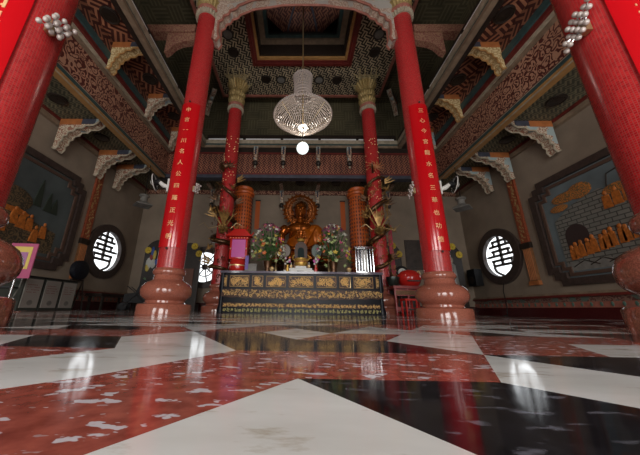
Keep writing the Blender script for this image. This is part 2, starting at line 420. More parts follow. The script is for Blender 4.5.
def square_ring(mb, h0, h1, z0, z1, cy=C0):
    for a, b, c, d in ((-h1, -h0, cy-h1, cy+h1), (h0, h1, cy-h1, cy+h1), (-h0, h0, cy-h1, cy-h0), (-h0, h0, cy+h0, cy+h1)): mb.bx(a, b, c, d, z0, z1)
for i, (h0, h1, z0, z1, mt) in enumerate(((1.78, 1.90, 9.12, 9.21, 'maroon'), (1.70, 1.79, 9.16, 9.30, 'maroon'), (1.62, 1.705, 9.20, 9.36, 'ochre'), (1.56, 1.63, 9.30, 9.44, 'dark'),
        (1.62, 1.68, 9.36, 9.95, 'fretredxz'), (1.40, 1.62, 9.86, 9.98, 'tan'), (1.28, 1.42, 9.94, 10.10, 'teal'))):
    mb = MB(); square_ring(mb, h0, h1, z0, z1); struct('trim_%d' % (i+2), mb, M[mt])
# octagonal dome above the coffer
mb = MB(); pr = []
vs = []; zs = ((10.05, 1.52), (10.35, 1.36), (10.6, 1.0), (10.7, .35))
for z, r in zs:
    for i in range(8):
        a = PI/8+i*PI/4; vs.append((r*math.cos(a), C0+r*math.sin(a), z))
mb.add(vs, [(j*8+i, j*8+(i+1) % 8, (j+1)*8+(i+1) % 8, (j+1)*8+i) for j in range(3) for i in range(8)]+[tuple(24+i for i in range(8))])

struct('ceiling_dome', mb, fret('dome_key_pattern', (.06, .010, .006), (.22, .09, .05), .16, 'xy', 45, 2, .7))
mb = MB(); square_ring(mb, 1.60, 1.95, 9.33, 10.9); mb.bx(-1.95, 1.95, C0-1.95, C0+1.95, 10.9, 11.0); struct('ceiling_sky_block', mb, M['dark'])  # added dark box over the dome, blocks sky light at the gaps
mb = MB(); square_ring(mb, 1.27, 1.60, 10.02, 10.09); struct('ceiling_ledge', mb, M['dark'])
mb = MB()
for i in range(8):
    a = PI/8+i*PI/4; mb.tube([(r*math.cos(a), C0+r*math.sin(a), z-.03) for z, r in zs], .035, 6)
struct('trim_9', mb, M['blue'])

# soffit under the gallery (maroon key pattern), big inner beam, parapet
ZS = 6.7; PX, PY = 3.8, 8.95; BXX = 5.2
mb = MB()
for s in (-1, 1): mb.bx(s*(PX+.2), s*(BXX+.02), YF, 9.0, ZS, ZS+.12)
struct('ceiling_soffit', mb, M['fretred'])
k = 10
for nm, z0, z1, t_ in (('ochre', 4.85, 4.88, .03), ('teal', 4.88, 4.94, .07), ('cream', 4.94, 4.98, .05), ('maroon', 4.98, 5.02, .03), ('carve', 5.02, 5.90, .0), ('tan', 5.90, 5.96, .09), ('cream', 5.96, 6.02, .15), ('maroon', 6.02, 6.12, .22), ('teal', 6.12, 6.30, .27), ('fretredyz', 6.30, 6.70, .24)):
    for s in (-1, 1):
        mt = M[nm] if nm != 'carve' else M['carve']
        struct('trim_%d' % k, MB().bx(s*(BXX-t_), s*(BXX+.22), YF, 9.1, z0, z1), mt); k += 1
# rear beam, seen full face
for nm, z0, z1, t_ in (('blue', 4.85, 4.98, .07), ('maroon', 4.98, 5.06, .04), ('fretredxz', 5.06, 5.90, .0), ('maroon', 5.90, 5.96, .05), ('dark', 5.96, 6.20, .02)):
    struct('trim_%d' % k, MB().bx(-BXX-.22, BXX+.22, 9.0-t_, 9.2, z0, z1), M[nm]); k += 1
# underside strips of side beam: orange and pale bands beside outer ceiling
for s in (-1, 1):
    for a, b, nm, dz in ((.012, .05, 'cream', 0), (.05, .11, 'blue', .02), (.11, .2, 'brownor', .05)):
        struct('trim_%d' % k, MB().bx(s*(BXX+a), s*(BXX+b), YF, 9.0, 4.84+dz, 5.2), M[nm]); k += 1
# parapet fascia
for nm, z0, z1, a in (('tan', 6.19, 6.29, .0), ('teal', 6.29, 6.38, .04), ('cream', 6.38, 6.54, .01), ('dark', 6.18, 6.86, .13)):
    mb = MB()
    o_ = .25 if a > .1 else .14
    for s in (-1, 1): mb.bx(s*(PX+a), s*(PX+o_), YF, PY+.12, z0, z1)
    mb.bx(-PX, PX, PY+a, PY+o_, z0, z1)
    struct('trim_%d' % k, mb, M[nm]); k += 1
mb = MB()
for s in (-1, 1): mb.bx(s*(PX+.2), s*5.3, YF, 10.3, 6.84, 6.9)
mb.bx(-PX-.2, PX+.2, PY+.2, 10.3, 6.3, 6.4); struct('floor_gallery', mb, M['dark'])
# outer ceiling
mb = MB()
for s in (-1, 1): mb.bx(s*(BXX+.2), s*XW, YF, YB, 5.2, 5.3)
mb.bx(-BXX-.2, BXX+.2, 9.1, YB, 5.2, 5.3); struct('ceiling_outer', mb, M['green'])
for s, sd in ((-1, 'left'), (1, 'right')):
    struct('trim_%d' % k, MB().bx(s*(XW-.10), s*XW, YF, YB, 4.99, 5.2), M['tan']); k += 1
    struct('trim_%d' % k, MB().bx(s*(XW-.14), s*XW, YF, YB, 5.12, 5.2), M['maroon']); k += 1
struct('trim_%d' % k, MB().bx(-XW, XW, YB-.08, YB, 5.02, 5.2), M['carve']); k += 1
# dado
dado = scroll('dado_relief', (.10, .035, .028), (.22, .13, .10), 9, .35, third=(.10, .13, .11))
for s, sd in ((-1, 'left'), (1, 'right')):
    struct('baseboard_'+sd, MB().bx(s*(XW-.12), s*XW, YF, YB, 0, .26), plain('dark_red_granite', (.07, .012, .012), .15, noise=.4, nscale=60))
    for z0, z1, t_, mt in ((.26, .40, .07, M['pink']), (.40, .52, .05, dado), (.52, .58, .12, M['maroon']), (.58, .64, .08, M['tan'])):
        struct('trim_%d' % k, MB().bx(s*(XW-t_), s*XW, YF, YB, z0, z1), mt); k += 1
    # row of hanging drops along the dado
    mb = MB(); y = 2.0
    while y < YB-.3:
        mb.ball((s*(XW-.075), y, .34), (.012, .035, .055), 6, 4); y += .22
    struct('trim_%d' % k, mb, plain('jade_drop', (.08, .14, .11), .4)); k += 1
struct('baseboard_back', MB().bx(-XW, XW, YB-.08, YB, 0, .3), plain('dark_red_base', (.05, .012, .012), .2))

# round windows with lattice
def char_lattice(mb, P, t):
    """longevity-style grille; P maps (u, v, depth) to space; bars of width t"""
    def bar(u0, v0, u1, v1, th):
        du, dv = u1-u0, v1-v0; L = math.hypot(du, dv); nu, nv = -dv/L*th/2, du/L*th/2
        q = [(u0+nu, v0+nv), (u1+nu, v1+nv), (u1-nu, v1-nv), (u0-nu, v0-nv)]
        vs = [P(u, v, 0) for u, v in q]+[P(u, v, .05) for u, v in q]
        mb.add(vs, [(0,1,2,3),(7,6,5,4),(0,4,5,1),(1,5,6,2),(2,6,7,3),(3,7,4,0)])
    bar(0, .70, 0, -.28, .09)
    for z, wd in ((.55, .34), (.38, .50), (.21, .42), (.04, .60), (-.13, .48), (-.30, .40)): bar(-wd, z, wd, z, .082)
    for s in (-1, 1):
        bar(s*.30, .55, s*.30, .38, .06); bar(s*.34, .04, s*.34, .21, .06); bar(s*.42, -.13, s*.42, -.30, .06); bar(s*.58, .04, s*.68, .04, .06)
        pts = [(s*.40, -.30), (s*.42, -.40), (s*.34, -.52), (s*.20, -.60), (s*.07, -.66), (s*.07, -.76)]
        for a, b in zip(pts, pts[1:]): bar(*a, *b, .07)
def disc_ring(mb, P, r0, r1, d0, d1, n=48):
    for i in range(n):
        a, b = 2*PI*i/n, 2*PI*(i+1)/n
        q = [(r*math.cos(g), r*math.sin(g), d) for d in (d0, d1) for r in (r0, r1) for g in (a, b)]
        mb.add([P(*x) for x in q], [(0,1,3,2),(4,6,7,5),(0,4,5,1),(2,3,7,6)])
for i, s in enumerate((-1, 1)):
    root = bpy.data.objects.new('window_%d' % (i+1), None); COL.objects.link(root); root.location = (s*XW, WY, WZ); root['kind'] = 'structure'
    P = lambda u, v, d, s=s: (-s*.02+s*(d+.06), u, v)
    Pf = lambda u, v, d, s=s: (-s*.10+s*d, u, v)
    mb = MB(); disc_ring(mb, Pf, .70, .97, 0, .14); mb.build('window_frame', M['frame'], root, True)
    mb = MB(); char_lattice(mb, P, .05); mb.build('lattice', M['frame'], root)
root = bpy.data.objects.new('window_3', None); COL.objects.link(root); root.location = (BX, YB, BZ); root['kind'] = 'structure'
P = lambda u, v, d: (u, -.08+d, v)
mb = MB(); disc_ring(mb, P, .62, .86, 0, .12); mb.build('window_frame', M['frame'], root, True)
mb = MB()
for i in range(8):
    a = 2*PI*i/8+.2; mb.tube([(.08*math.cos(a), 0, .08*math.sin(a)), (.72*math.cos(a), 0, .72*math.sin(a))], .026, 6)
disc_ring(mb, P, .0, .12, .02, .14, 20); disc_ring(mb, P, .36, .40, .06, .1); mb.build('wheel_lattice', M['frame'], root)

# ------------------------------------------------------------------ columns
CY = (1.725, 5.128, 8.532); CXX = 2.6
font_cache = {}
def text_mesh(txt, size):
    cu = bpy.data.curves.new('t', 'FONT'); cu.body = txt; cu.size = size; cu.extrude = .003; cu.align_x = 'CENTER'; cu.align_y = 'CENTER'; cu.resolution_u = 2
    o = bpy.data.objects.new('t', cu); COL.objects.link(o); dg = bpy.context.evaluated_depsgraph_get(); dg.update()
    me = bpy.data.meshes.new_from_object(o.evaluated_get(dg)); r = ([tuple(v.co) for v in me.vertices], [tuple(p.vertices) for p in me.polygons])
    bpy.data.objects.remove(o); bpy.data.curves.remove(cu); bpy.data.meshes.remove(me); return r
def petals(n, amp): return lambda a, z, r: r*(1-amp+amp*abs(math.cos(n*a/2)))
def base_prof(): return [(0, .475), (.15, .475), (.172, .46), (.185, .37), (.20, .35), (.235, .345), (.26, .37), (.30, .42), (.35, .447), (.41, .455), (.47, .445), (.53, .41), (.575, .35), (.60, .295), (.63, .268), (.70, .260),
                         (.715, .28), (.735, .295), (.785, .295), (.81, .28), (.83, .262)]
def column(x, y, label, inscription, capital_hi):
    t = thing('column', label, 'column', (x, y, 0), 0, 'red temple columns')
    MB().lathe(base_prof(), 64).build('base', M['granite'], t, True)
    MB().lathe([(.80, .25), (7.5, .25)], 64).build('shaft', M['tile'], t, True)
    # capital: beads, band, lotus petals, fluted ball
    cap = MB().lathe([(7.50, .26), (7.50, .30), (7.55, .32), (7.63, .32), (7.66, .28)], 96, petals(26, .12)).build('capital', M['cream'], t, True)
    MB().lathe([(7.66, .28), (7.70, .31), (7.76, .31), (7.80, .27)], 48).build('neck_band', M['pink'], cap, True)
    mb = MB(); mb.lathe([(7.80, .26), (7.83, .29), (7.87, .29), (7.89, .25)], 96, petals(26, .12))
    mb.lathe([(7.89, .24), (7.96, .31), (8.04, .34), (8.12, .31), (8.17, .23)], 96, petals(18, .12)); mb.lathe([(8.17, .23), (8.24, .32), (8.34, .35), (8.43, .31), (8.47, .24)], 96, petals(18, .12))
    mb.lathe([(8.47, .23), (8.58, .29), (8.70, .37), (8.80, .44), (8.83, .30)], 96, petals(18, .18)); mb.build('lotus_petals', M['dullgold'], cap, True)
    # tiers of bracket arms that carry the ceiling
    mb = MB()
    for i, (z, L) in enumerate(((8.86, .42), (8.96, .52), (9.06, .62))):
        for q in (-.32, -.12, .12, .32):
            mb.box((q, 0, z), (.030, 2*L*.8, .035))
            for a in (-1, 1): mb.box((q, a*L*.8, z+.06), (.034, .035, .14))
        for q in (-.25, .25):
            mb.box((0, q, z+.03), (2*L*.8, .03, .035))
            for a in (-1, 1): mb.box((a*L*.8, q, z+.07), (.035, .034, .12))
    mb.box((0, 0, 9.0), (.30, .30, .40)); mb.build('bracket_arms', M['creamgold'], cap)
    if inscription:
        R = .276; th = math.radians(50); c0 = -PI/2; n = 24; vs = []; z0, z1 = 1.22, 4.58
        for z in (z0, z1):
            for r in (.25, R):
                for i in range(n+1):
                    a = c0-th+2*th*i/n; vs.append((r*math.cos(a), r*math.sin(a), z))
        q = n+1; fs = []
        for i in range(n):
            fs += [(q+i, q+i+1, 3*q+i+1, 3*q+i), (i, i+1, q+i+1, q+i), (2*q+i, 2*q+i+1, 3*q+i+1, 3*q+i)]
        fs += [(0, q, 3*q, 2*q), (n, q+n, 3*q+n, 2*q+n)]
        pl = MB().add(vs, fs).build('plaque', M['plaque'], t, True); pl['label'] = 'smooth red plaque with a column of gold characters'
        mb = MB(); sz = .12 if y > 3 else .27
        for i, ch in enumerate(inscription):
            key = (ch, sz)
            if key not in font_cache: font_cache[key] = text_mesh(ch, sz)
            vv, ff = font_cache[key]; zc = z1-.20-i*(z1-z0-.40)/(len(inscription)-1)
            mb.add([((R+.002+vz)*math.cos(c0+vx/R), (R+.002+vz)*math.sin(c0+vx/R), zc+vy) for vx, vy, vz in vv], ff)
        mb.build('gold_inscription', M['lettergold'], pl)
        mb = MB().ball((0, -R, z1+.04), .022, 8, 6).ball((0, -R, z0-.03), .022, 8, 6); mb.build('nail', M['dark'], pl)
    else:
        mb = MB(); random.seed(int(x*10)+50)
        for i in range(46):
            a = random.uniform(-PI, 0); z = random.uniform(3.6, 6.2); mb.ball((.252*math.cos(a), .252*math.sin(a), z), (.022, .022, .016), 6, 4)
        mb.build('gold_stud', M['gold'], t)['kind'] = 'stuff'
    return t
TR = '三心今宮龍水名三華也功德'; TL = '中言一川名人公四羅正光明'
column(-CXX, CY[0], 'nearest left red mosaic column cut by the left picture edge', TL, 0)
column(CXX, CY[0], 'nearest right red mosaic column cut by the right picture edge', TR, 0)
column(-CXX, CY[1], 'left red column with gold-lettered plaque beside the bright altar, full height in view', TL, 0)
column(CXX, CY[1], 'right red column with gold-lettered plaque between altar and round window', TR, 0)
column(-CXX, CY[2], 'dragon-wrapped red column behind the left end of the gold altar', None, 0)
column(CXX, CY[2], 'dragon-wrapped red column behind the right end of the gold altar', None, 0)

# crystal sconces on the columns
sc0 = thing('crystal_sconce', 'crystal cluster lamp high on the nearest left column', 'sconce', (-CXX+.25, CY[0]-.05, 2.47), 0, 'crystal cluster lamps on the columns')
MB().box((.03, 0, 0), (.05, .06, .12)).build('wall_plate', M['brass'], sc0)
mb = MB(); random.seed(3)
pts = []
for i in range(5):
    for j in range(4):
        pts.append((.08+.02*((i+j) % 2), (j-1.5)*.055+.026*(i-2), (i-2)*.052+.010*j))
for p_ in pts: mb.ball(p_, (.022, .022, .026), 10, 6)
mb.build('crystal_drop', M['crystal'], sc0, True)
mb = MB()
for p_ in pts: mb.tube([(.03, 0, 0), p_], .006, 5)
mb.build('arm', M['steel'], sc0)
copy_tree(sc0, (CXX-.25, CY[0]-.05, 2.47), PI, 'crystal cluster lamp high on the nearest right column')
copy_tree(sc0, (-CXX+.25, CY[1]-.05, 2.53), 0, 'crystal cluster lamp on the inner side of the left plaque column beside the altar')
copy_tree(sc0, (CXX-.25, CY[1]-.05, 2.53), PI, 'crystal cluster lamp on the inner side of the right plaque column beside the altar')

# ------------------------------------------------------------------ arch beam and spandrels across the front columns
half = [(2.35, 8.95), (2.35, 7.0), (2.36, 6.74), (2.26, 6.68), (2.20, 6.80), (2.24, 6.92), (2.26, 7.35), (2.16, 7.42), (2.14, 7.56), (2.02, 7.62), (1.98, 7.76), (1.84, 7.82), (1.78, 7.95), (1.60, 8.05), (1.40, 8.17), (1.0, 8.24), (.6, 8.33), (0, 8.35)]
pts = [(-x, z) for x, z in half]+[(x, z) for x, z in reversed(half[:-1])]
t = thing('carved_arch_beam', 'pale pink scalloped arch beam between the tops of the two plaque columns', 'beam', (0, CY[1], 8.24))
mb = MB(); hb = [(x, z-8.24) for x, z in half]
hb[0] = (hb[0][0], .71); pl_ = [(-a, b) for a, b in hb]+[(a, b) for a, b in reversed(hb[:-1])]
mb.prism(pl_, 'y', -.13, .13)
mb.build('arch_panel', M['archpanel'], t)
mb = MB()
for s in (-1, 1): mb.tube([(s*a, -.12, b) for a, b in hb[1:]], .035, 6)
for s in (-1, 1): mb.tube([(s*a, .12, b) for a, b in hb[1:]], .035, 6)
mb.build('edge_moulding', M['pink'], t, True)
for s, sd in ((-1, 'left'), (1, 'right')):
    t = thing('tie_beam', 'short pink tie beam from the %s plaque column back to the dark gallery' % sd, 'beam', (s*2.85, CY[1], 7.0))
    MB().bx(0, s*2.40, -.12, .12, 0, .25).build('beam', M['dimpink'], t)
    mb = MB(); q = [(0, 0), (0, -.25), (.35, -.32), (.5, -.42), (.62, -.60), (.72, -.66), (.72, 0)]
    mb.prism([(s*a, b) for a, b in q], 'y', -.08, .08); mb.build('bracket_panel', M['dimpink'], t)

# ------------------------------------------------------------------ painted brackets
def bracket_mesh(size=1.0):
    """arm along +x under the ceiling, leg down the wall at x=0, top at z=0"""
    low = [(0, -.80), (.09, -.84), (.15, -.76), (.13, -.66), (.21, -.62), (.20, -.50), (.30, -.48), (.31, -.38), (.44, -.36), (.50, -.27), (.66, -.27), (.74, -.19), (.95, -.19), (1.06, -.12), (1.12, -.04), (1.10, 0)]
    return low
def bracket(name, label, loc, rz, group, mats, sc=1.0, ax=1.0):
    t = thing(name, label, 'bracket', loc, rz, group); low = bracket_mesh()
    low = [(a*sc*ax, b*sc) for a, b in low]
    mb = MB()
    mb.prism(low+[(0, -.001)], 'y', -.09*sc, .09*sc)
    mb.build('scroll_panel', mats[0], t)
    MB().bx(0, .62*sc*ax, -.10*sc, .10*sc, -.17*sc, -.01).build('painted_block', mats[1], t)
    MB().bx(.62*sc*ax, 1.0*sc*ax, -.10*sc, .10*sc, -.15*sc, -.01).build('tip_block', mats[2], t)
    mb = MB(); mb.tube([(a, -.09*sc, b) for a, b in low], .022*sc, 6); mb.tube([(a, .09*sc, b) for a, b in low], .022*sc, 6); mb.build('edge_moulding', mats[3], t, True)
    return t
OM = (M['bracket'], M['orange'], M['blue'], M['cream']); GM = (M['bracketgold'], M['orange'], M['blue'], M['ochre'])
ordn = ('nearest', 'middle', 'farthest')
for s, sd in ((-1, 'left'), (1, 'right')):
    for i, y in enumerate((6.25, 7.78, 8.72)):
        bracket('ceiling_bracket', '%s orange and cream scroll bracket where the %s wall meets the green ceiling' % (ordn[i], sd), (s*(XW-.15), y, 5.19), 0 if s < 0 else PI, 'scroll brackets along the side walls', OM, 1.17, .86)
    for i, y in enumerate((5.15, 6.87, 8.5)):
        m3 = GM if (i == 0 or (i == 1 and s > 0)) else OM
        bracket('ceiling_bracket', '%s scroll bracket under the maroon gallery soffit on the %s' % (ordn[i], sd), (s*(BXX-.25), y, 6.69), 0 if s < 0 else PI, 'scroll brackets under the gallery', m3, 1.07, .72)
def hanger(loc, label, L, grp, arm=True):
    t = thing('hanging_bracket', label, 'bracket', loc, 0, grp)
    mb = MB().box((0, 0, -L*.2), (.16, .14, L*.4)).box((0, 0, -L*.55), (.12, .11, L*.3))
    if arm: mb.box((0, -.35, -.05), (.14, .7, .1))
    mb.build('scroll_panel', M['bracket'], t)
    MB().box((0, 0, -L*.2), (.06, .16, L*.36)).build('painted_block', M['blue'], t)
    MB().ball((0, -.02, -L*.78), (.10, .09, .12), 10, 6).build('pendant_bud', M['dark'], t, True)
    MB().box((0, 0, -L*.93), (.06, .05, L*.14)).build('tail', M['cream'], t)
pos = ('far left', 'left of the statue', 'right of the statue', 'far right')
for i, x in enumerate((-3.9, -.82, .76, 3.86)):
    hanger((x, YB-.17, 5.19), 'bud-ended hanging bracket on the back wall top, %s' % pos[i], .95, 'hanging brackets on the back wall')
for i, x in enumerate((-1.75, -.68, .66, 1.85)):
    hanger((x, 8.88, 6.14), 'bud-ended hanging bracket on the maroon rear beam, %s' % ('leftmost', 'inner left', 'inner right', 'rightmost')[i], .9, 'hanging brackets on the rear beam', False)
for s, sd in ((-1, 'left'), (1, 'right')):
    bracket('ceiling_bracket', 'dim scroll bracket at the far %s corner of the upper gallery' % sd, (s*4.4, 10.1, 9.4), (-PI/2-s*.6), 'corner brackets of the upper gallery', OM, .9)

# round ceiling medallions
def medallion(label, loc, r, grp, mt='dark'):
    t = thing('ceiling_medallion', label, 'medallion', loc, 0, grp)
    mb = MB(); mb.lathe([(0, r*.8), (-.03, r*.85), (-.05, r*.6), (-.035, r*.3), (-.06, 0.0005)], 20); mb.build('rosette', M[mt], t, True)
    mb = MB(); mb.tube([(r*.92*math.cos(2*PI*i/24), r*.92*math.sin(2*PI*i/24), -.02) for i in range(24)], .03, 6, True); mb.build('rim', M['dark'], t, True)
for i, (x, y) in enumerate(((-2.6, 6.7), (-2.56, 7.38), (-1.48, 8.57), (-.86, 8.6), (.72, 8.6), (1.46, 8.6), (2.66, 7.37), (2.62, 6.7))):
    nm = ('beside the top of the left plaque column, upper', 'beside the top of the left plaque column, lower', 'left of the chandelier, outer', 'left of the chandelier, inner',
          'right of the chandelier, inner', 'right of the chandelier, outer', 'beside the top of the right plaque column, lower', 'beside the top of the right plaque column, upper')[i]
    medallion('round medallion on the cream patterned ceiling, '+nm, (x, y, 9.2), .19, 'medallions on the central ceiling', 'stonegrey' if i in (0, 3, 4, 7) else 'dark')
for s, sd in ((-1, 'left'), (1, 'right')):
    for i, y in enumerate((4.4, 6.2, 7.8)):
        medallion('dark medallion on the %s maroon soffit, %s of three' % (sd, ordn[i]), (s*4.6, y, 6.7), .2, 'medallions on the gallery soffit')
    for i, y in enumerate((5.4, 7.0, 8.2)):
        medallion('dark oval medallion on the %s green ceiling strip, %s of three' % (sd, ordn[i]), (s*6.3, y, 5.2), .20, 'medallions on the side ceiling')
for i, x in enumerate((-2.7, -1.5, 0, 1.5, 2.7)):
    medallion('dark medallion on the ceiling above the altar statue, %s of five from left' % ('first', 'second', 'third', 'fourth', 'last')[i], (x, 10.0, 5.2), .20, 'medallions over the altar')

# light tubes on the parapet, and spiked rail
def tube_light(label, loc, L, alongx):
    t = thing('light_tube', label, 'light', loc, 0, 'white tubes along the gallery edge')
    if alongx: MB().bx(-L/2, L/2, -.03, .03, 0, .07).build('tube', M['tube'], t); MB().bx(L/2-.03, L/2+.03, -.04, .04, 0, .08).build('end_cap', M['plastic'], t)
    else: MB().bx(-.03, .03, -L/2, L/2, 0, .07).build('tube', M['tube'], t); MB().bx(-.04, .04, L/2-.03, L/2+.03, 0, .08).build('end_cap', M['plastic'], t)
    return t
for i in range(5): tube_light('white tube along the rear gallery edge, number %s from the left' % ('one', 'two', 'three', 'four', 'five')[i], (-3.0+1.5*i, PY+.06, 6.54), 1.42, True)
for s, sd in ((-1, 'left'), (1, 'right')):
    for i in range(4): tube_light('white tube along the %s gallery edge, %s from the viewer' % (sd, ('first', 'second', 'third', 'fourth')[i]), (s*(PX+.06), 2.2+1.7*i, 6.54), 1.62, False)
t = thing('spiked_rail', 'dark spiked silhouette rail above the rear gallery edge', 'railing', (0, PY+.3, 6.40))
mb = MB().bx(-3.7, 3.7, -.03, .03, 0, .22); x = -3.6
while x < 3.65:
    h = .16 if int(x*10) % 3 else .28
    mb.prism([(x-.07, .2), (x+.07, .2), (x, .2+h)], 'y', -.02, .02); x += .2
mb.build('rail', M['dark'], t)

# ------------------------------------------------------------------ chandelier and globe
CHY = 6.0
t = thing('chandelier', 'large tiered crystal bowl chandelier hanging from the coffered dome', 'chandelier', (0, CHY, 4.68))
MB().tube([(0, 0, 1.95), (0, 0, 5.9)], .018, 8).build('cable', M['brass'], t)
def beadring(mb, r, z, n, br):
    for i in range(n): a = 2*PI*i/n; mb.ball((r*math.cos(a), r*math.sin(a), z), br, 6, 4)
mb = MB()
for i in range(4): beadring(mb, .27, 1.85-.02*i, 34, .022)
cr = mb.build('crown_ring', M['crystal'], t, True)
mb = MB()
for i in range(52):
    a = 2*PI*i/52; mb.tube([(.26*math.cos(a), .26*math.sin(a), 1.84), (.24*math.cos(a), .24*math.sin(a), 1.15), (.77*math.cos(a), .77*math.sin(a), .54)], .009, 4)
for i in range(7): mb.tube([(.25*math.cos(2*PI*q/24), .25*math.sin(2*PI*q/24), 1.75-.1*i) for q in range(24)], .010, 4, True)
mb.build('crystal_drum', M['crystal'], t)
NR = 15
for i in range(NR):
    f = i/(NR-1); r = .79*(1-f)+.06*f; z = .50-.44*math.sin(f*PI/2)
    mb = MB(); beadring(mb, r, z, max(8, int(r*125)), .0165 if i else .026)
    if i == 0: beadring(mb, r-.03, z+.06, 64, .022)
    mb.build('crystal_ring', M['crystal'], t, True)['kind'] = 'stuff'
mb = MB()
for i in range(8):
    a = 2*PI*i/8; mb.tube([((.79-.073*f)*math.cos(a), (.79-.073*f)*math.sin(a), .52-.44*math.sin(f*PI/20)) for f in range(11)], .007, 4)
mb.tube([(0, 0, 1.95), (0, 0, .2)], .02, 6); mb.build('brass_frame', M['brass'], t)
mb = MB()
for i in range(7):
    a = 2*PI*i/7; mb.ball((.10*math.cos(a), .10*math.sin(a), .12), .04, 8, 6)
mb.build('bulb', M['lit'], t, True)
l = bpy.data.lights.new('chandelier_bulb_light', 'POINT'); l.energy = 24; l.shadow_soft_size = .12; l.color = (1, .93, .8)
lo = bpy.data.objects.new('chandelier_bulb_light', l); COL.objects.link(lo); lo.parent = t; lo.location = (0, 0, .25)
t = thing('globe_lamp', 'glowing white globe lamp hanging just below the chandelier', 'lamp', (0, CHY, 4.0))
MB().ball((0, 0, .17), .16, 24, 16).build('globe', M['globe'], t, True)
MB().lathe([(.32, .05), (.36, .05), (.37, .01)], 12).build('cap', M['brass'], t); MB().tube([(0, 0, .36), (0, 0, .80)], .008, 5).build('cord', M['plastic'], t)

# ------------------------------------------------------------------ altar
def curls(mb, x0, x1, z0, z1, y, n, rng=(.022, .05), tr=.0085):
    for i in range(n):
        r = random.uniform(*rng); cx = random.uniform(x0+r, x1-r); cz = random.uniform(z0+r*.8, max(z0+r*.8, z1-r*.8)); a0 = random.uniform(0, 2*PI); sg = random.choice((-1, 1))
        mb.tube([(cx+r*(1-k/8)*math.cos(a0+sg*k*.75), y-.006, cz+r*(1-k/8)*math.sin(a0+sg*k*.75)) for k in range(8)], [tr*(1-k/12) for k in range(8)], 4)
AY0, AY1, AH = 7.15, 8.0, 1.09; AW = 2.15
random.seed(11)
t = thing('altar_table', 'long black lacquered altar table with carved gold panels in the middle of the hall', 'altar', (0, AY0, 0))
MB().bx(-AW-.03, AW+.03, -.05, AY1-AY0, 1.03, 1.09).build('tabletop', plain('grey_violet_top', (.16, .14, .18), .12), t)
MB().bx(-AW+.04, AW-.04, .05, AY1-AY0-.05, .06, 1.03).build('body', M['black_lacquer'], t)
panels = [(-.34, .34)]
for a, b in ((.40, .95), (1.01, 1.33), (1.39, 1.93), (1.99, 2.12)): panels += [(a, b), (-b, -a)]
for a, b in panels:
    pm = MB().bx(a, b, .02, .06, .66, .98).build('carved_panel', M['carveback'], t)
    mb = MB(); mb.tube([(a+.02, .012, .68), (b-.02, .012, .68), (b-.02, .012, .96), (a+.02, .012, .96)], .010, 4, True); curls(mb, a+.02, b-.02, .69, .95, .015, int(105*(b-a)), (.035, .065), .009); mb.build('gold_carving', M['gold'], pm)
ap = MB(); N = 40; top = []; bot = []
for i in range(N+1):
    x = -AW+.02+(2*AW-.04)*i/N; f = abs(x)/AW; zb = .36+.05*f**2+.012*math.sin(i*1.9); bot.append((x, zb)); top.append((x, .62))
for i in range(N): ap.prism([bot[i], bot[i+1], top[i+1], top[i]], 'y', .0, .04)
ao = ap.build('carved_apron', M['carveback'], t)
mb = MB()
for x0 in [-AW+.05+.1*i for i in range(42)]: curls(mb, x0, x0+.14, .38+.05*(abs(x0)/AW)**2, .61, -.002, 8, (.02, .045))
mb.build('gold_carving', M['gold'], ao)
MB().bx(-AW-.01, AW+.01, -.01, .06, .61, .65).build('rail', M['black_lacquer'], t)
MB().bx(-AW-.01, AW+.01, .0, .06, .27, .31).build('lower_rail', M['black_lacquer'], t)
lb = MB().bx(-AW+.06, AW-.06, .03, .07, .15, .26).build('lower_band', M['carveback'], t)
mb = MB()
for i in range(40): curls(mb, -AW+.08+.103*i, -AW+.20+.103*i, .155, .255, .026, 11, (.015, .03), .007)
mb.build('gold_carving', M['gold'], lb)
sb = MB().bx(-AW-.02, AW+.02, .0, AY1-AY0, 0, .13).build('plinth', M['black_lacquer'], t)
mb = MB()
for i in range(42): curls(mb, -AW+.0+.102*i, -AW+.10+.102*i, .03, .125, .0, 9, (.014, .026), .007)
mb.build('gold_carving', plain('green_gold_carving', (.62, .58, .26), .4, metal=.3), sb)
for s in (-1, 1):
    for y in (.05, .78):
        MB().lathe([(0, .09), (.05, .10), (.2, .06), (.5, .05), (.62, .08), (1.03, .06)], 12, c=(s*(AW-.03), y, 0)).build('leg', M['black_lacquer'], t, True)
        
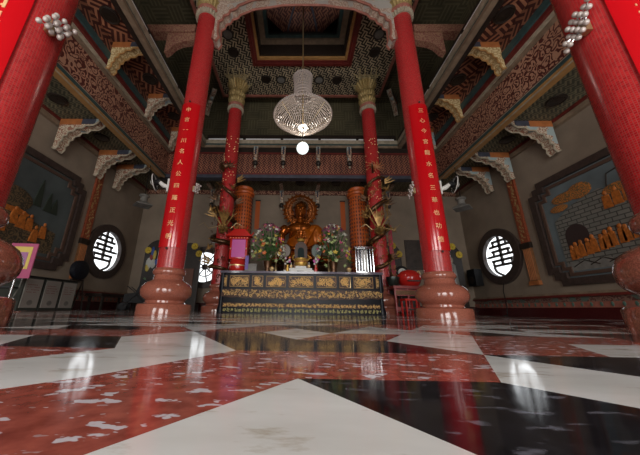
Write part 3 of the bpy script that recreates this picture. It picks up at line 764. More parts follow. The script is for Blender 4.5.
# altar furnishings -------------------------------------------------
ZT = AH+.001
def flower_arrangement(x, y, label, seed):
    random.seed(seed)
    t = thing('flower_arrangement', label, 'flowers', (x, y, ZT), 0, 'large bouquets on the altar')
    MB().lathe([(0, .10), (.03, .11), (.10, .09), (.28, .13), (.32, .14)], 20).build('vase', M['darkgold'], t, True)
    mb = MB()
    for i in range(130):
        a = random.uniform(0, 2*PI); e = random.uniform(-.3, 1.3); L = random.uniform(.25, 1.0)
        d = Vector((math.cos(a)*math.cos(e)*.50, math.sin(a)*math.cos(e)*.34, .32+.25+math.sin(e)*.92*.98)); c = Vector((0, 0, .38)); p = c+(d-c)*L
        w_ = random.uniform(.02, .035); dr = (d-c).normalized(); sd_ = dr.orthogonal().normalized()*w_
        q = p+dr*random.uniform(.08, .16); mb.add([p-dr*.02, p+sd_+dr*.04, q, p-sd_+dr*.04], [(0, 1, 2, 3)])
    mb.build('foliage', M['leaf'], t)['kind'] = 'stuff'
    mb = MB()
    for i in range(26):
        a = random.uniform(0, 2*PI); e = random.uniform(0, 1.4); mb.tube([(0, 0, .3), (.44*math.cos(a)*math.cos(e), .3*math.sin(a)*math.cos(e), .55+.75*math.sin(e))], .006, 4)
    mb.build('stem', M['leaf'], t)['kind'] = 'stuff'
    cols = {'white_blossom': (.80, .79, .70), 'yellow_blossom': (.75, .55, .10), 'pink_blossom': (.70, .12, .30), 'orange_lily': (.75, .20, .07), 'violet_orchid': (.20, .035, .12), 'cream_green_blossom': (.46, .56, .24)}
    for nm, c in cols.items():
        mt = bpy.data.materials.get(nm) or plain(nm, c, .5)
        for j in range({'white_blossom': 22, 'yellow_blossom': 12, 'pink_blossom': 13, 'orange_lily': 9, 'violet_orchid': 20, 'cream_green_blossom': 20}[nm]):
            a = random.uniform(-PI, 0) if random.random() < .75 else random.uniform(0, PI)
            if nm == 'violet_orchid': e = random.uniform(.75, 1.45)
            elif nm == 'cream_green_blossom': e = random.uniform(-.4, .5)
            else: e = random.uniform(-.2, 1.3)
            p = Vector((math.cos(a)*math.cos(e)*.47, math.sin(a)*math.cos(e)*.33, .57+math.sin(e)*.86)); r = random.uniform(.045, .075)
            mb = MB(); mb.ball(p, r*.45, 6, 4)
            n_ = (p-Vector((0, 0, .4))).normalized(); u = n_.orthogonal().normalized(); v = n_.cross(u)
            for k in range(5):
                g = 2*PI*k/5; q = u*math.cos(g)+v*math.sin(g); q2 = u*math.cos(g+.5)+v*math.sin(g+.5); q3 = u*math.cos(g-.5)+v*math.sin(g-.5)
                mb.add([p, p+q2*r*.8+n_*r*.3, p+q*r*1.3+n_*r*.45, p+q3*r*.8+n_*r*.3], [(0, 1, 2, 3)])
            mb.build(nm, mt, t)
flower_arrangement(-.95, 7.45, 'tall bouquet of mixed flowers on the altar left of the golden statue', 5)
flower_arrangement(.92, 7.45, 'tall bouquet of mixed flowers on the altar right of the golden statue', 6)
# pink tablet shrine on a red drum
t = thing('incense_canister', 'round red lacquer canister at the left end of the altar', 'canister', (-1.80, 7.42, ZT))
MB().lathe([(0, .20), (.02, .22), (.10, .235), (.26, .235), (.32, .21), (.34, .22), (.36, .20)], 32).build('body', M['redpaint'], t, True)
MB().lathe([(.155, .24), (.185, .24)], 32).build('gold_band', M['gold'], t, True)
t = thing('tablet_shrine', 'small red pagoda-roofed shrine with a bright pink panel', 'shrine', (-1.80, 7.42, ZT+.361))
MB().bx(-.24, .24, -.08, .08, 0, .05).bx(-.25, -.20, -.07, .07, .05, .58).bx(.20, .25, -.07, .07, .05, .58).build('frame', M['redpaint'], t)
MB().bx(-.20, .20, -.02, .0, .05, .58).build('pink_panel', M['magenta'], t)
mb = MB(); mb.bx(-.28, .28, -.10, .10, .58, .64)
for i in range(3):
    w0 = .38-.07*i; mb.prism([(-w0, .66+.07*i), (w0, .66+.07*i), (w0-.10, .74+.07*i), (-w0+.10, .74+.07*i)], 'y', -.14+.02*i, .14-.02*i)
for s in (-1, 1):
    mb.tube([(s*.30, -.10, .68), (s*.38, -.11, .70), (s*.42, -.12, .77)], .018, 6); mb.tube([(s*.14, 0, .88), (s*.20, 0, .93), (s*.22, 0, .99)], .016, 6)
mb.build('roof', M['redpaint'], t)
mb = MB()
for i in range(7): mb.ball((-.24+.08*i, -.105, .61), .018, 6, 4)
for s in (-1, 1): mb.ball((s*.225, -.085, .3), .025, 6, 4)
mb.build('gold_ornament', M['gold'], t)
# silver relic cabinet
t = thing('silver_relic_case', 'shiny mirrored silver case with bars at the right end of the altar', 'case', (1.78, 7.42, ZT))
MB().bx(-.26, .26, -.12, .16, 0, .04).bx(-.27, .27, -.13, .17, .68, .75).build('frame', M['steel'], t)
MB().bx(-.22, .22, .0, .12, .04, .68).build('dark_panel', plain('smoky_mirror', (.10, .10, .11), .15, metal=.8), t)
mb = MB()
for i in range(7): mb.tube([(-.24+.08*i, -.10, .04), (-.24+.08*i, -.10, .68)], .012 if i % 3 else .022, 8)
mb.build('bar', M['steel'], t, True)
MB().bx(-.06, .07, -.075, -.065, .10, .66).build('white_card', M['whitepaint'], t)
# stepped white stand with candles
t = thing('stepped_stand', 'low white stepped stand in the centre front of the altar', 'stand', (-.02, 7.30, ZT))
MB().bx(-.46, .46, -.09, .09, 0, .05).bx(-.32, .32, -.06, .09, .05, .11).bx(-.14, .16, -.04, .09, .11, .17).build('steps', M['whitepaint'], t)
mb = MB()
for i in range(6): mb.bx(-.09+.03*i, -.075+.03*i, -.092, -.09, .015, .035)
mb.build('label_marks', M['plastic'], t)
for i, x in enumerate((-.26, .24)):
    t = thing('candle_cup', 'gold candle cup on the white stepped stand, %s side' % ('left', 'right')[i], 'candle', (x-.02, 7.32, ZT+.111), 0, 'candle cups')
    MB().lathe([(0, .025), (.01, .03), (.05, .04), (.09, .045)], 12).build('cup', M['gold'], t, True); MB().lathe([(.07, .015), (.16, .013), (.17, .002)], 8).build('candle', M['whitepaint'], t)
t = thing('incense_burner', 'gold three-footed incense burner behind the white stepped stand', 'burner', (0, 7.60, ZT+.016)); t.scale = (.72, .72, .9)
mb = MB().lathe([(.10, .05), (.13, .16), (.22, .24), (.32, .26), (.40, .24), (.44, .27), (.46, .27), (.46, .2)], 32); mb.build('bowl', M['goldpaint'], t, True)
MB().lathe([(.335, .268), (.37, .268)], 32).build('copper_band', M['orange'], t, True)
for i in range(3):
    a = 2*PI*i/3+PI/2; MB().tube([(.15*math.cos(a), .15*math.sin(a), .14), (.19*math.cos(a), .19*math.sin(a), .06), (.16*math.cos(a), .16*math.sin(a), 0)], .03, 8).build('foot', M['goldpaint'], t, True)
for s in (-1, 1): MB().tube([(s*.25, 0, .40), (s*.33, 0, .46), (s*.32, 0, .56), (s*.26, 0, .58)], .018, 8).build('handle', M['goldpaint'], t, True)
t = thing('altar_niche', 'small gold arched niche with red surround behind the incense burner', 'niche', (0, 7.90, ZT)); t.scale = (.8, 1, .92)
MB().bx(-.26, .26, -.08, .08, 0, .50).build('pedestal', M['darkgold'], t)
mb = MB(); n_ = [(-.24, .5), (.24, .5)]+[(x, z+.86) for x, z in arc(0, 0, .24, 0, 180, 10)]; mb.prism(n_, 'y', -.04, .06); mb.build('surround', M['carveback'], t)
mb = MB(); n_ = [(-.12, .52), (.12, .52)]+[(x, z+.78) for x, z in arc(0, 0, .12, 0, 180, 8)]; mb.prism(n_, 'y', -.06, -.03); mb.build('arch_opening', plain('dark_teal_glaze', (.008, .02, .02), .6, spec=.2), t)
MB().lathe([(1.10, .13), (1.16, .16), (1.20, .12)], 16).build('lotus_seat', M['goldpaint'], t)
for i, (x, sd) in enumerate(((-.48, 'left'), (.48, 'right'))):
    t = thing('oval_plaque', 'oval silver-rimmed plaque on the altar just %s of the gold niche' % sd, 'plaque', (x, 7.88, ZT), 0, 'oval plaques')
    MB().lathe([(0, .13), (.04, .14), (.10, .05), (.42, .04), (.52, .05)], 16).build('foot', M['darkgold'], t, True)
    o = MB().lathe([(0, .165), (.02, .19), (.04, .165)], 32); 
    o.v = [(a, -c, b*1.25+.72) for a, b, c in o.v]; o.build('rim', M['darkgold'], t, True)
    o = MB().lathe([(.03, .155), (.05, .155)], 32); o.v = [(a, -c, b*1.25+.72) for a, b, c in o.v]; o.build('face', plain('grey_green_face', ((.13, .09, .06), (.06, .09, .07))[i], .35), t)
for i, (x, sd) in enumerate(((-.68, 'left'), (.72, 'right'))):
    t = thing('bud_vase', 'slim vase of small white flowers on the altar, %s of the stepped stand' % sd, 'vase', (x*.55, 7.14, ZT), 0, 'small vases')
    MB().lathe([(0, .04), (.06, .05), (.14, .025), (.18, .035)], 14).build('vase', M['goldpaint'] if i == 0 else M['redpaint'], t, True)
    random.seed(20+i)
    for j in range(9): MB().ball((random.uniform(-.07, .07), random.uniform(-.05, .05), random.uniform(.20, .36)), .032, 7, 5).build('blossom', M['whitepaint'] if j % 3 else M['magenta'], t, True)
t = thing('offering_box', 'plain grey box on the altar below the left bouquet', 'box', (-1.42, 7.24, ZT))
MB().bx(-.12, .20, -.08, .08, 0, .20).build('box', M['stonegrey'], t); MB().bx(-.12, -.03, -.09, -.08, .04, .42).bx(-.12, -.03, -.08, .0, .20, .42).build('purple_ribbon', M['purple'], t)
for i, (x, lb_) in enumerate(((-.80, 'left'), (1.30, 'right'))):
    t = thing('gold_bowl', 'small shiny gold offering bowl on the altar front, %s one' % lb_, 'bowl', (x, 7.19, ZT), 0, 'offering bowls')
    MB().lathe([(0, .03), (.02, .035), (.05, .06), (.10, .07), (.10, .06), (.06, .045)], 16).build('bowl', M['gold'], t, True); MB().ball((0, 0, .10), .045, 8, 6).build('offering', M['ochre'], t, True)
for i, x in enumerate((-.52, .58)):
    t = thing('candlestick', 'tall turned brass candlestick on the altar, %s of the centre' % ('left', 'right')[i], 'candlestick', (x*1.45, 7.90, ZT), 0, 'brass candlesticks')
    MB().lathe([(0, .09), (.03, .09), (.06, .03), (.2, .045), (.24, .02), (.45, .035), (.5, .02), (.7, .03), (.74, .07), (.76, .07)], 16).build('stick', M['brass'], t, True)
    MB().lathe([(.76, .025), (.98, .025)], 10).build('candle', M['redpaint'], t)

# ------------------------------------------------------------------ golden Buddha on its pedestal
def metabody(elems, res=.045):
    mbd = bpy.data.metaballs.new('mb'); mbd.resolution = res; mbd.render_resolution = res; mbd.threshold = .4
    for (x, y, z), (a, b, c), rot in elems:
        e = mbd.elements.new(type='ELLIPSOID'); e.co = (x, y, z); e.size_x, e.size_y, e.size_z = a, b, c; e.radius = 1.0; e.stiffness = 6
        if rot is not None: e.rotation = Matrix.Rotation(rot[0], 4, rot[1]).to_quaternion()
    o = bpy.data.objects.new('mb', mbd); COL.objects.link(o); dg = bpy.context.evaluated_depsgraph_get(); dg.update()
    me = bpy.data.meshes.new_from_object(o.evaluated_get(dg)); bpy.data.objects.remove(o); bpy.data.metaballs.remove(mbd)
    me.polygons.foreach_set('use_smooth', [True]*len(me.polygons))
    lo_ = min(v.co.z for v in me.vertices)
    if lo_ < .0:
        for v in me.vertices: v.co.z = max(v.co.z, 0.0)
    return me
el = [((0, 0, .32), (.70, .50, .40), None), ((0, 0, .70), (.50, .38, .50), None), ((0, 0, 1.10), (.58, .40, .55), None), ((0, 0, 1.48), (.66, .36, .30), None),
      ((0, -.02, 1.78), (.20, .20, .25), None),
      ((0, -.06, 2.18), (.29, .31, .40), None), ((0, .0, 2.36), (.29, .31, .26), None), ((0, .02, 2.62), (.14, .14, .14), None),
      ((0, -.36, 2.14), (.05, .08, .12), None), ((0, -.31, 2.00), (.11, .06, .04), None), ((0, -.28, 1.92), (.12, .08, .07), None)]
for s in (-1, 1):
    el += [((s*.62, 0, 1.40), (.24, .26, .28), None), ((s*.72, -.05, 1.08), (.19, .22, .38), (s*-.12, 'Y')), ((s*.70, -.22, .74), (.17, .26, .20), None), ((s*.46, -.48, .58), (.26, .20, .15), (s*.3, 'Z')), ((s*.20, -.60, .54), (.24, .16, .11), None),
           ((s*.62, -.22, .22), (.52, .36, .26), (s*-.25, 'Z')), ((s*.95, -.28, .18), (.28, .30, .22), None), ((s*.42, -.58, .20), (.50, .24, .19), None),
           ((s*.29, -.02, 2.12), (.05, .08, .20), None), ((s*.11, -.31, 2.22), (.07, .05, .03), None), ((s*.11, -.29, 2.30), (.11, .05, .025), None)]
BZ0, BYY = 1.625, 9.75
bd = thing('buddha_statue', 'large golden seated Buddha statue with halo behind the altar', 'statue', (0, BYY, BZ0))
me = metabody(el); me.materials.append(M['amber']); bo = bpy.data.objects.new('body', me); COL.objects.link(bo); bo.parent = bd
# robe: inflated shell over one shoulder, lap
rel = [((.10, .01, .95), (.70, .48, .80), (.35, 'Y')), ((.55, .02, 1.38), (.40, .32, .34), None), ((.70, -.05, 1.08), (.30, .30, .52), (-.12, 'Y')), ((0, -.10, .30), (.98, .52, .38), None), ((-.05, .08, .75), (.66, .42, .52), None)]
me = metabody(rel, .05); me.materials.append(M['robe']); ro = bpy.data.objects.new('robe', me); COL.objects.link(ro); ro.parent = bd
mb = MB()
for k_ in range(7):
    mb.tube([(.62-.17*k_*.3-.55*f, -.20-.30*math.sin(f*PI*.8), max(.06, 1.52-.12*k_-.95*f)) for f in [i/8 for i in range(9)]], .018, 5)
mb.build('robe_fold', M['robe'], bd, True)
mb = MB(); random.seed(2)
for i in range(150):
    z = random.uniform(0, 1); a = random.uniform(0, 2*PI); e = math.asin(z)
    p = (.31*math.cos(a)*math.cos(e), .32*math.sin(a)*math.cos(e)+.02, 2.34+.34*math.sin(e))
    if p[1] < -.12 and p[2] < 2.48: continue
    mb.ball(p, .032, 6, 4)
for i in range(40):
    a = random.uniform(0, 2*PI); e = random.uniform(0, 1.5); mb.ball((.15*math.cos(a)*math.cos(e), .02+.15*math.sin(a)*math.cos(e), 2.62+.16*math.sin(e)), .028, 6, 4)
mb.build('curled_hair', M['darkgold'], bd, True)
HZ = 2.38
mb = MB()
for r, th in ((.36, .03), (.50, .035), (.62, .05)): mb.tube([(r*math.cos(2*PI*i/40), .36, HZ+r*math.sin(2*PI*i/40)) for i in range(40)], th, 6, True)
for i in range(24):
    a = 2*PI*i/24; mb.tube([(.36*math.cos(a), .37, HZ+.36*math.sin(a)), (.62*math.cos(a), .37, HZ+.62*math.sin(a))], .014, 5)
    r0 = .62; mb.add([(r0*math.cos(a-.12), .36, HZ+r0*math.sin(a-.12)), (r0*math.cos(a+.12), .36, HZ+r0*math.sin(a+.12)), (.76*math.cos(a), .36, HZ+.76*math.sin(a)),
                      (r0*math.cos(a-.12), .39, HZ+r0*math.sin(a-.12)), (r0*math.cos(a+.12), .39, HZ+r0*math.sin(a+.12)), (.76*math.cos(a), .39, HZ+.76*math.sin(a))], [(0, 1, 2), (3, 5, 4), (0, 2, 5, 3), (1, 4, 5, 2)])
    for rr in (.43, .56): mb.ball((rr*math.cos(a+.1), .345, HZ+rr*math.sin(a+.1)), .03, 6, 4)
o = MB().lathe([(0, .37), (.02, .37)], 32); mb2 = o; mb2.v = [(a, .39-c, b+HZ) for a, b, c in mb2.v]
mb.build('halo', M['amber'], bd, True)
mb2.build('halo_disc', plain('dark_red_halo', (.10, .02, .012), .3), bd)
mb = MB(); mb.tube([(0, .40, 1.2), (0, .40, HZ)], .04, 6); mb.build('halo_post', M['darkgold'], bd)
# small seated figure uses the same sculpture at small scale
sm = copy_tree(bo); sm.parent = None; sm.name = 'small_statue'; sm.location = (0, 7.90, ZT+1.106); sm.scale = (.17, .17, .17); tag(sm, 'small golden seated figure on the arched niche, in front of the big statue', 'statue')
t = thing('statue_pedestal', 'dark tiered pedestal under the large golden statue', 'pedestal', (0, BYY, 0))
MB().bx(-1.75, 1.75, -.78, .75, 0, .30).bx(-1.55, 1.55, -.74, .70, .30, .95).bx(-1.7, 1.7, -.78, .74, .95, 1.10).build('base', M['dark'], t)
MB().lathe([(1.10, .95), (1.20, 1.05), (1.36, 1.0), (1.50, 1.12), (1.60, .98), (1.62, .5)], 64, petals(20, .08)).build('lotus_throne', M['darkgold'], t, True)
for s, sd in ((-1, 'left'), (1, 'right')):
    # orange towers of votive lamps
    t = thing('votive_tower', 'tall orange cylindrical tower of tiny votive niches %s of the golden statue' % sd, 'tower', (s*2.28, 9.75, 0), 0, 'orange votive towers')
    MB().lathe([(0, .50), (.8, .50), (.85, .42), (1.2, .42)], 32).build('base', M['dark'], t, True)
    org = bpy.data.materials.get('glazed_orange') or plain('glazed_orange', (.50, .10, .018), .4)
    MB().lathe([(1.2, .37), (4.45, .34)], 48).build('shaft', org, t, True)
    mb = MB()
    for z_ in range(21):
        z = 1.3+z_*.148; r = .372-.03*(z-1.2)/3.25
        for k_ in range(22): a = 2*PI*k_/22; mb.ball((r*math.cos(a), r*math.sin(a), z+.04), (.026, .026, .050), 6, 4)
    nn = mb.build('niche', plain('niche_shade', (.10, .018, .006), .4), t, True); nn['kind'] = 'stuff'
    MB().lathe([(4.45, .40), (4.52, .43), (4.62, .36), (4.72, .38), (4.76, .34), (4.78, .05)], 32).build('crown', org, t, True)
    t = thing('hanging_banner', 'narrow red-orange hanging board on the back wall beside the %s votive tower' % sd, 'banner', (s*1.88, 10.878, 3.4), 0, 'hanging boards')
    MB().bx(-.10, .10, -.02, .02, 0, 1.3).build('board', org, t); MB().bx(-.12, .12, -.021, .021, 1.3, 1.36).build('rod', M['dark'], t)

# ------------------------------------------------------------------ dragons round the rear columns
def dragon(s, sd):
    t = thing('coiled_dragon', 'gilded dragon coiled round the column behind the %s end of the altar' % sd, 'dragon sculpture', (s*CXX, CY[2], 0), 0, 'column dragons')
    N = 150; path = []; rad = []
    for i in range(N):
        f = i/(N-1); a = s*(f*2*PI*4.1)+PI*.2; z = .95+3.85*f+.10*math.sin(f*30); R = .33+.03*math.sin(f*22); path.append((R*math.cos(a), R*math.sin(a), z))
        rad.append(.04+.045*math.sin(min(1, f*2.5)*PI/2) if f < .7 else .085-.07*(f-.7)*3)
    MB().tube(path, rad, 10).build('body', M['darkgold'], t, True)
    mb = MB()
    for i in range(4, N-4, 2):
        p = Vector(path[i]); c = Vector((0, 0, p.z)); o = (p-c).normalized(); tg = (Vector(path[i+1])-Vector(path[i-1])).normalized(); q = p+o*rad[i]
        mb.add([q-tg*.035, q+tg*.035, q+o*.07+tg*.05, q+o*.002+Vector((0, 0, .02))], [(0, 1, 2), (0, 2, 3), (1, 3, 2), (0, 3, 1)])
    mb.build('spine', M['ochregold'], t)['kind'] = 'stuff'
    for a, z in ((-PI*.72, 2.0), (-PI*.15, 2.7), (-PI*.80, 3.35), (-PI*.3, 4.1)):
        mb = MB(); b0 = Vector((.40*math.cos(a), .40*math.sin(a), z)); e0 = Vector((.50*math.cos(a), .50*math.sin(a), z-.10)); mb.tube([b0, (b0+e0)/2+Vector((0, 0, .05)), e0], [.05, .04, .035], 7)
        for k_ in range(4):
            dz = (k_-1.5)*.09; e1 = e0+Vector((.11*math.cos(a+dz*3), .11*math.sin(a+dz*3), .05+dz)); mb.tube([e0, (e0+e1)/2+Vector((0, 0, .05)), e1], [.022, .016, .004], 5)
        mb.build('claw', M['ochregold'], t, True)
    mb = MB(); random.seed(40+int(s))
    for i in range(120):
        z = random.uniform(.9, 4.3); a = random.uniform(-PI, 0); r = random.uniform(.04, .09); R0 = random.uniform(.30, .42); a0 = random.uniform(0, 6)
        mb.tube([((R0+.01*k_)*math.cos(a+r*(1-k_/8)*math.cos(a0+k_*.8)/R0), (R0+.01*k_)*math.sin(a+r*(1-k_/8)*math.cos(a0+k_*.8)/R0), z+r*(1-k_/8)*math.sin(a0+k_*.8)) for k_ in range(7)], [.014-.0015*k_ for k_ in range(7)], 4)
    mb.build('cloud_scroll', M['ochregold'] if s > 0 else M['darkgold'], t)['kind'] = 'stuff'
    # head looks toward the nave, mane fans upward behind it
    hx = -s*.10
    hp = Vector((hx, -.46, 2.55))
    mb = MB(); mb.ball(hp, (.16, .18, .15), 12, 8); mb.ball(hp+Vector((0, -.18, -.04)), (.11, .16, .07), 10, 6); mb.ball(hp+Vector((0, -.14, -.16)), (.09, .13, .035), 10, 6)
    for q in (-1, 1): mb.ball(hp+Vector((q*.08, -.10, .10)), .04, 8, 6); mb.ball(hp+Vector((q*.05, -.32, 0)), .035, 8, 6)
    mb.tube([hp+Vector((0, .02, 0)), hp+Vector((0, .14, .02))], [.14, .10], 8); mb.build('head', M['ochregold'], t, True)
    mb = MB()
    for k_ in range(9):
        g = -.40+.80*k_/8; L = .62+.12*math.cos(k_*2.1); pth = [hp+Vector((math.sin(g)*L*f*(.75+.25*f), -.05*f, .08+math.cos(g)*L*f*1.05+.0)) for f in (0, .35, .7, 1)]
        mb.tube(pth, [.026, .024, .018, .004], 5)
    mb.build('mane', M['ochregold'], t, True)
    for q in (-1, 1):
        mb = MB(); b0 = hp+Vector((q*.08, .0, .12)); mb.tube([b0, b0+Vector((q*.18, -.05, .28)), b0+Vector((q*.22, -.05, .55))], [.03, .022, .006], 6)
        mb.tube([b0+Vector((q*.18, -.05, .28)), b0+Vector((q*.34, -.08, .40))], [.018, .005], 5); mb.build('horn', M['ochregold'], t, True)
        mb = MB(); b0 = hp+Vector((q*.09, -.28, 0)); mb.tube([b0, b0+Vector((q*.25, -.12, -.10)), b0+Vector((q*.42, -.10, .08)), b0+Vector((q*.60, -.05, .0))], [.016, .012, .010, .003], 5); mb.build('whisker', M['brass'], t, True)
    # flames / wing blades standing off the coil
    for i, (a, z) in enumerate(((-PI*.95, 3.75), (-PI*.9, 3.1), (-PI*.05, 3.6), (-PI*.1, 4.4), (-PI*.6, 4.7), (-PI*.9, 1.5), (-PI*.1, 1.7))):
        b0 = Vector((.36*math.cos(a), .36*math.sin(a), z)); d = Vector((math.cos(a), math.sin(a), .12)); mb = MB()
        for k_ in range(3): mb.tube([b0+Vector((0, 0, k_*.06)), b0+d*.15+Vector((0, 0, k_*.09)), b0+d*(.34-.07*k_)+Vector((0, 0, .03+k_*.12))], [.04, .03, .004], 5)
        mb.build('flame', M['darkgold'] if i % 2 == 0 else M['ochregold'], t, True)
    # orange crest at the upper end
    mb = MB(); cz = Vector((0, -.30, 4.95))
    for k_ in range(11):
        g = 2*PI*k_/11; mb.tube([cz, cz+Vector((math.cos(g)*.2, -.03, math.sin(g)*.14)), cz+Vector((math.cos(g+.3)*.36, -.02, math.sin(g+.3)*.26))], [.03, .02, .004], 5)
    mb.build('tail_tuft', M['orange'] if s > 0 else M['darkgold'], t, True)
dragon(-1, 'left'); dragon(1, 'right')

# ------------------------------------------------------------------ wall paintings
def mural(s, sd, y0, y1, z0, z1):
    t = thing('mural', ('large framed relief mural of orange-robed monks by a brick arch on the right wall' if s > 0 else 'large dim framed mural of rocks and orange figures on the left wall'), 'mural', (s*XW, (y0+y1)/2, z0))
    yc = (y0+y1)/2; h = z1-z0; a, b = y0-yc, y1-yc; st = .16
    def stepped(i):
        q = i; A, B, C, D = a+q, b-q, q, h-q
        return [(A, C+2*st), (A+st, C+2*st), (A+st, C+st), (A+2*st, C+st), (A+2*st, C), (B-2*st, C), (B-2*st, C+st), (B-st, C+st), (B-st, C+2*st), (B, C+2*st),
                (B, D-2*st), (B-st, D-2*st), (B-st, D-st), (B-2*st, D-st), (B-2*st, D), (A+2*st, D), (A+2*st, D-st), (A+st, D-st), (A+st, D-2*st), (A, D-2*st)]
    mb = MB(); mb.prism(stepped(.14), 'x', -s*.03, -s*.001); mb.build('painted_panel', M['sky'] if s > 0 else plain('shaded_painted_sky', (.075, .09, .09), .55, noise=.4, nscale=1.2), t)  # left sky colour is darkened to carry the weaker light on that wall
    for i, wd, dp, mt in ((.09, .18, .11, M['frame']), (.27, .08, .07, plain('brown_inner_frame', (.09, .05, .035), .5))):
        mb = MB(); A_, B_2 = stepped(i-wd/2), stepped(i+wd/2); n_ = len(A_)
        vs = [(-s*d, u, v) for d in (.002, dp) for pp in (A_, B_2) for u, v in pp]
        for q_ in range(n_):
            e_ = (q_+1) % n_
            mb.add([vs[k_*n_+x_] for k_ in range(4) for x_ in (q_, e_)], [(0, 1, 3, 2), (4, 6, 7, 5), (0, 4, 5, 1), (2, 3, 7, 6)])
        mb.build('frame' if i < .2 else 'inner_frame', mt, t)
    X = lambda d: (-s*(.03+d), -s*.025)
    if s > 0:
        # brick wall and arch at the far end, monks below, autumn trees above
        mb = MB(); pl = [(.0, .55), (.0, 1.9), (.55, 2.15), (1.2, 2.0), (1.75, 1.7), (1.75, .9), (1.75, .55)]; mb.prism([(u, v) for u, v in pl], 'x', *X(.02)); mb.build('brick_gatehouse', M['brick'], t)
        mb = MB(); ar = [(1.02, .75), (1.58, .75)]+[(u, v) for u, v in arc(1.30, 1.22, .28, 0, 180, 10)]; mb.prism(ar, 'x', *X(.03)); mb.build('dark_archway', plain('painted_shadow', (.035, .02, .018), .7), t)
        mb = MB(); mb.prism([(-2.1, .35), (1.75, .35), (1.75, .62), (-2.1, .95)], 'x', *X(.012)); mb.build('painted_ground', M['stonegrey'], t)
        mb = MB(); mb.prism([(-2.1, 1.35), (0, 1.1), (0, 1.35), (-2.1, 1.75)], 'x', *X(.018)); mb.build('painted_water', M['bluewater'], t)
        random.seed(9)
        mm = MB()
        for i in range(26):
            u = 1.5-.135*i+random.uniform(-.04, .04); v = .62+.022*i; w_ = random.uniform(.06, .09); hh = random.uniform(.34, .46)
            mm.prism([(u-w_, v), (u+w_, v), (u+w_*.8, v+hh*.7), (u+w_*.3, v+hh*.8), (u-w_*.3, v+hh*.8), (u-w_*.8, v+hh*.7)], 'x', *X(.05)); mm.ball((-.075, u, v+hh*.88), (.02, .05, .06), 8, 5)
        for i in range(12):
            u = .45-.2*i; v = 1.62+.02*i; mm.prism([(u-.09, v), (u+.09, v), (u+.07, v+.3), (u-.07, v+.3)], 'x', *X(.04)); mm.ball((-.06, u, v+.36), (.02, .045, .055), 8, 5)
        mm.build('robed_figure', M['monk'], t)['kind'] = 'stuff'
        mb = MB()
        for u, v, a_, b_ in ((1.3, 2.25, .40, .14), (1.55, 2.02, .25, .10), (.95, 2.28, .3, .2), (.2, 2.02, .3, .12), (-.3, 2.0, .2, .18), (-.8, 1.95, .4, .15)): mb.ball((-.045, u, v), (.02, a_, b_), 14, 8)
        mb.build('autumn_foliage', M['autumn'], t, True)
        mb = MB()
        for i in range(9): mb.tube([(-.045, 1.6-.4*i, .45), (-.045, 1.3-.4*i, .58), (-.045, 1.0-.4*i, .44)], .012, 5)
        mb.tube([(-.045, .4, 2.0), (-.045, .3, 2.4), (-.045, -.4, 2.55)], .012, 5); mb.build('bare_branch', M['dark'], t)
    else:
        mb = MB(); mb.prism([(-1.9, .4), (1.8, .4), (1.8, 1.0), (.8, 1.2), (-1.9, 1.3)], 'x', *X(.012)); mb.build('painted_ground', M['rock'], t)
        mb = MB()
        for u, v, a_, b_ in ((-.2, 1.75, .6, .42), (.45, 1.55, .5, .30), (-.8, 1.5, .7, .3)): mb.ball((.045, u, v), (.03, a_, b_), 16, 8)
        mb.build('painted_rock', M['rock'], t, True)
        mb = MB()
        for u, v, hh in ((1.05, 1.55, .75), (1.35, 1.5, .55), (1.55, 1.5, .45)): mb.prism([(u-.11, v), (u+.11, v), (u+.06, v+hh*.6), (u, v+hh), (u-.06, v+hh*.6)], 'x', *X(.03))
        mb.build('cypress', plain('painted_cypress', (.02, .028, .018), .7), t)
        mm = MB(); random.seed(4)
        for i in range(11):
            u = -.6+.2*i; v = .62+random.uniform(-.1, .35); mm.prism([(u-.1, v), (u+.1, v), (u+.06, v+.32), (u-.06, v+.32)], 'x', *X(.05)); mm.ball((.075, u, v+.38), (.02, .045, .05), 8, 5)
        mm.build('robed_figure', M['monk'], t)['kind'] = 'stuff'
        MB().prism([(-.6, 1.28), (.9, 1.18), (.95, 1.26), (.1, 1.5), (-.6, 1.45)], 'x', *X(.035)).build('orange_ridge', M['monk'], t)
mural(1, 'right', 2.9, 7.47, .80, 3.75); mural(-1, 'left', 2.9, 7.66, 1.05, 3.95)
# carved orange pilasters
for s, sd in ((-1, 'left'), (1, 'right')):
    t = thing('wall_pilaster', 'slim orange carved pilaster on the %s wall between mural and round window' % sd, 'pilaster', (s*XW, 8.0 if s > 0 else 8.12, .9), 0, 'carved pilasters')
    MB().bx(-s*.10, 0, -.17, .17, 0, .12).build('foot', M['orange'], t)
    MB().bx(-s*.07, 0, -.14, .14, .12, 1.1).build('fluted_panel', M['brownor'], t)
    mb = MB()
    for i in range(5): mb.tube([(-s*.075, -.11+.055*i, .15), (-s*.075, -.11+.055*i, 1.08)], .014, 5)
    mb.build('flute', M['orange'], t)
    MB().bx(-s*.07, 0, -.14, .14, 1.28, 3.9).build('red_panel', plain('orange_red_carving', (.30, .065, .025), .5, noise=.5, nscale=30), t)
    mb = MB(); mb.box((-s*.05, 0, 1.19), (.10, .34, .18)); mb.build('collar', M['dark'], t)
    mb = MB(); random.seed(14)
    for i in range(60): z = 1.35+i*.042; r = random.uniform(.02, .035); u = random.uniform(-.09, .09); mb.tube([(-s*.075, u+r*math.cos(k_*.8), z+r*math.sin(k_*.8)) for k_ in range(6)], .007, 4)
    mb.build('gold_carving', M['dullgold'], t)

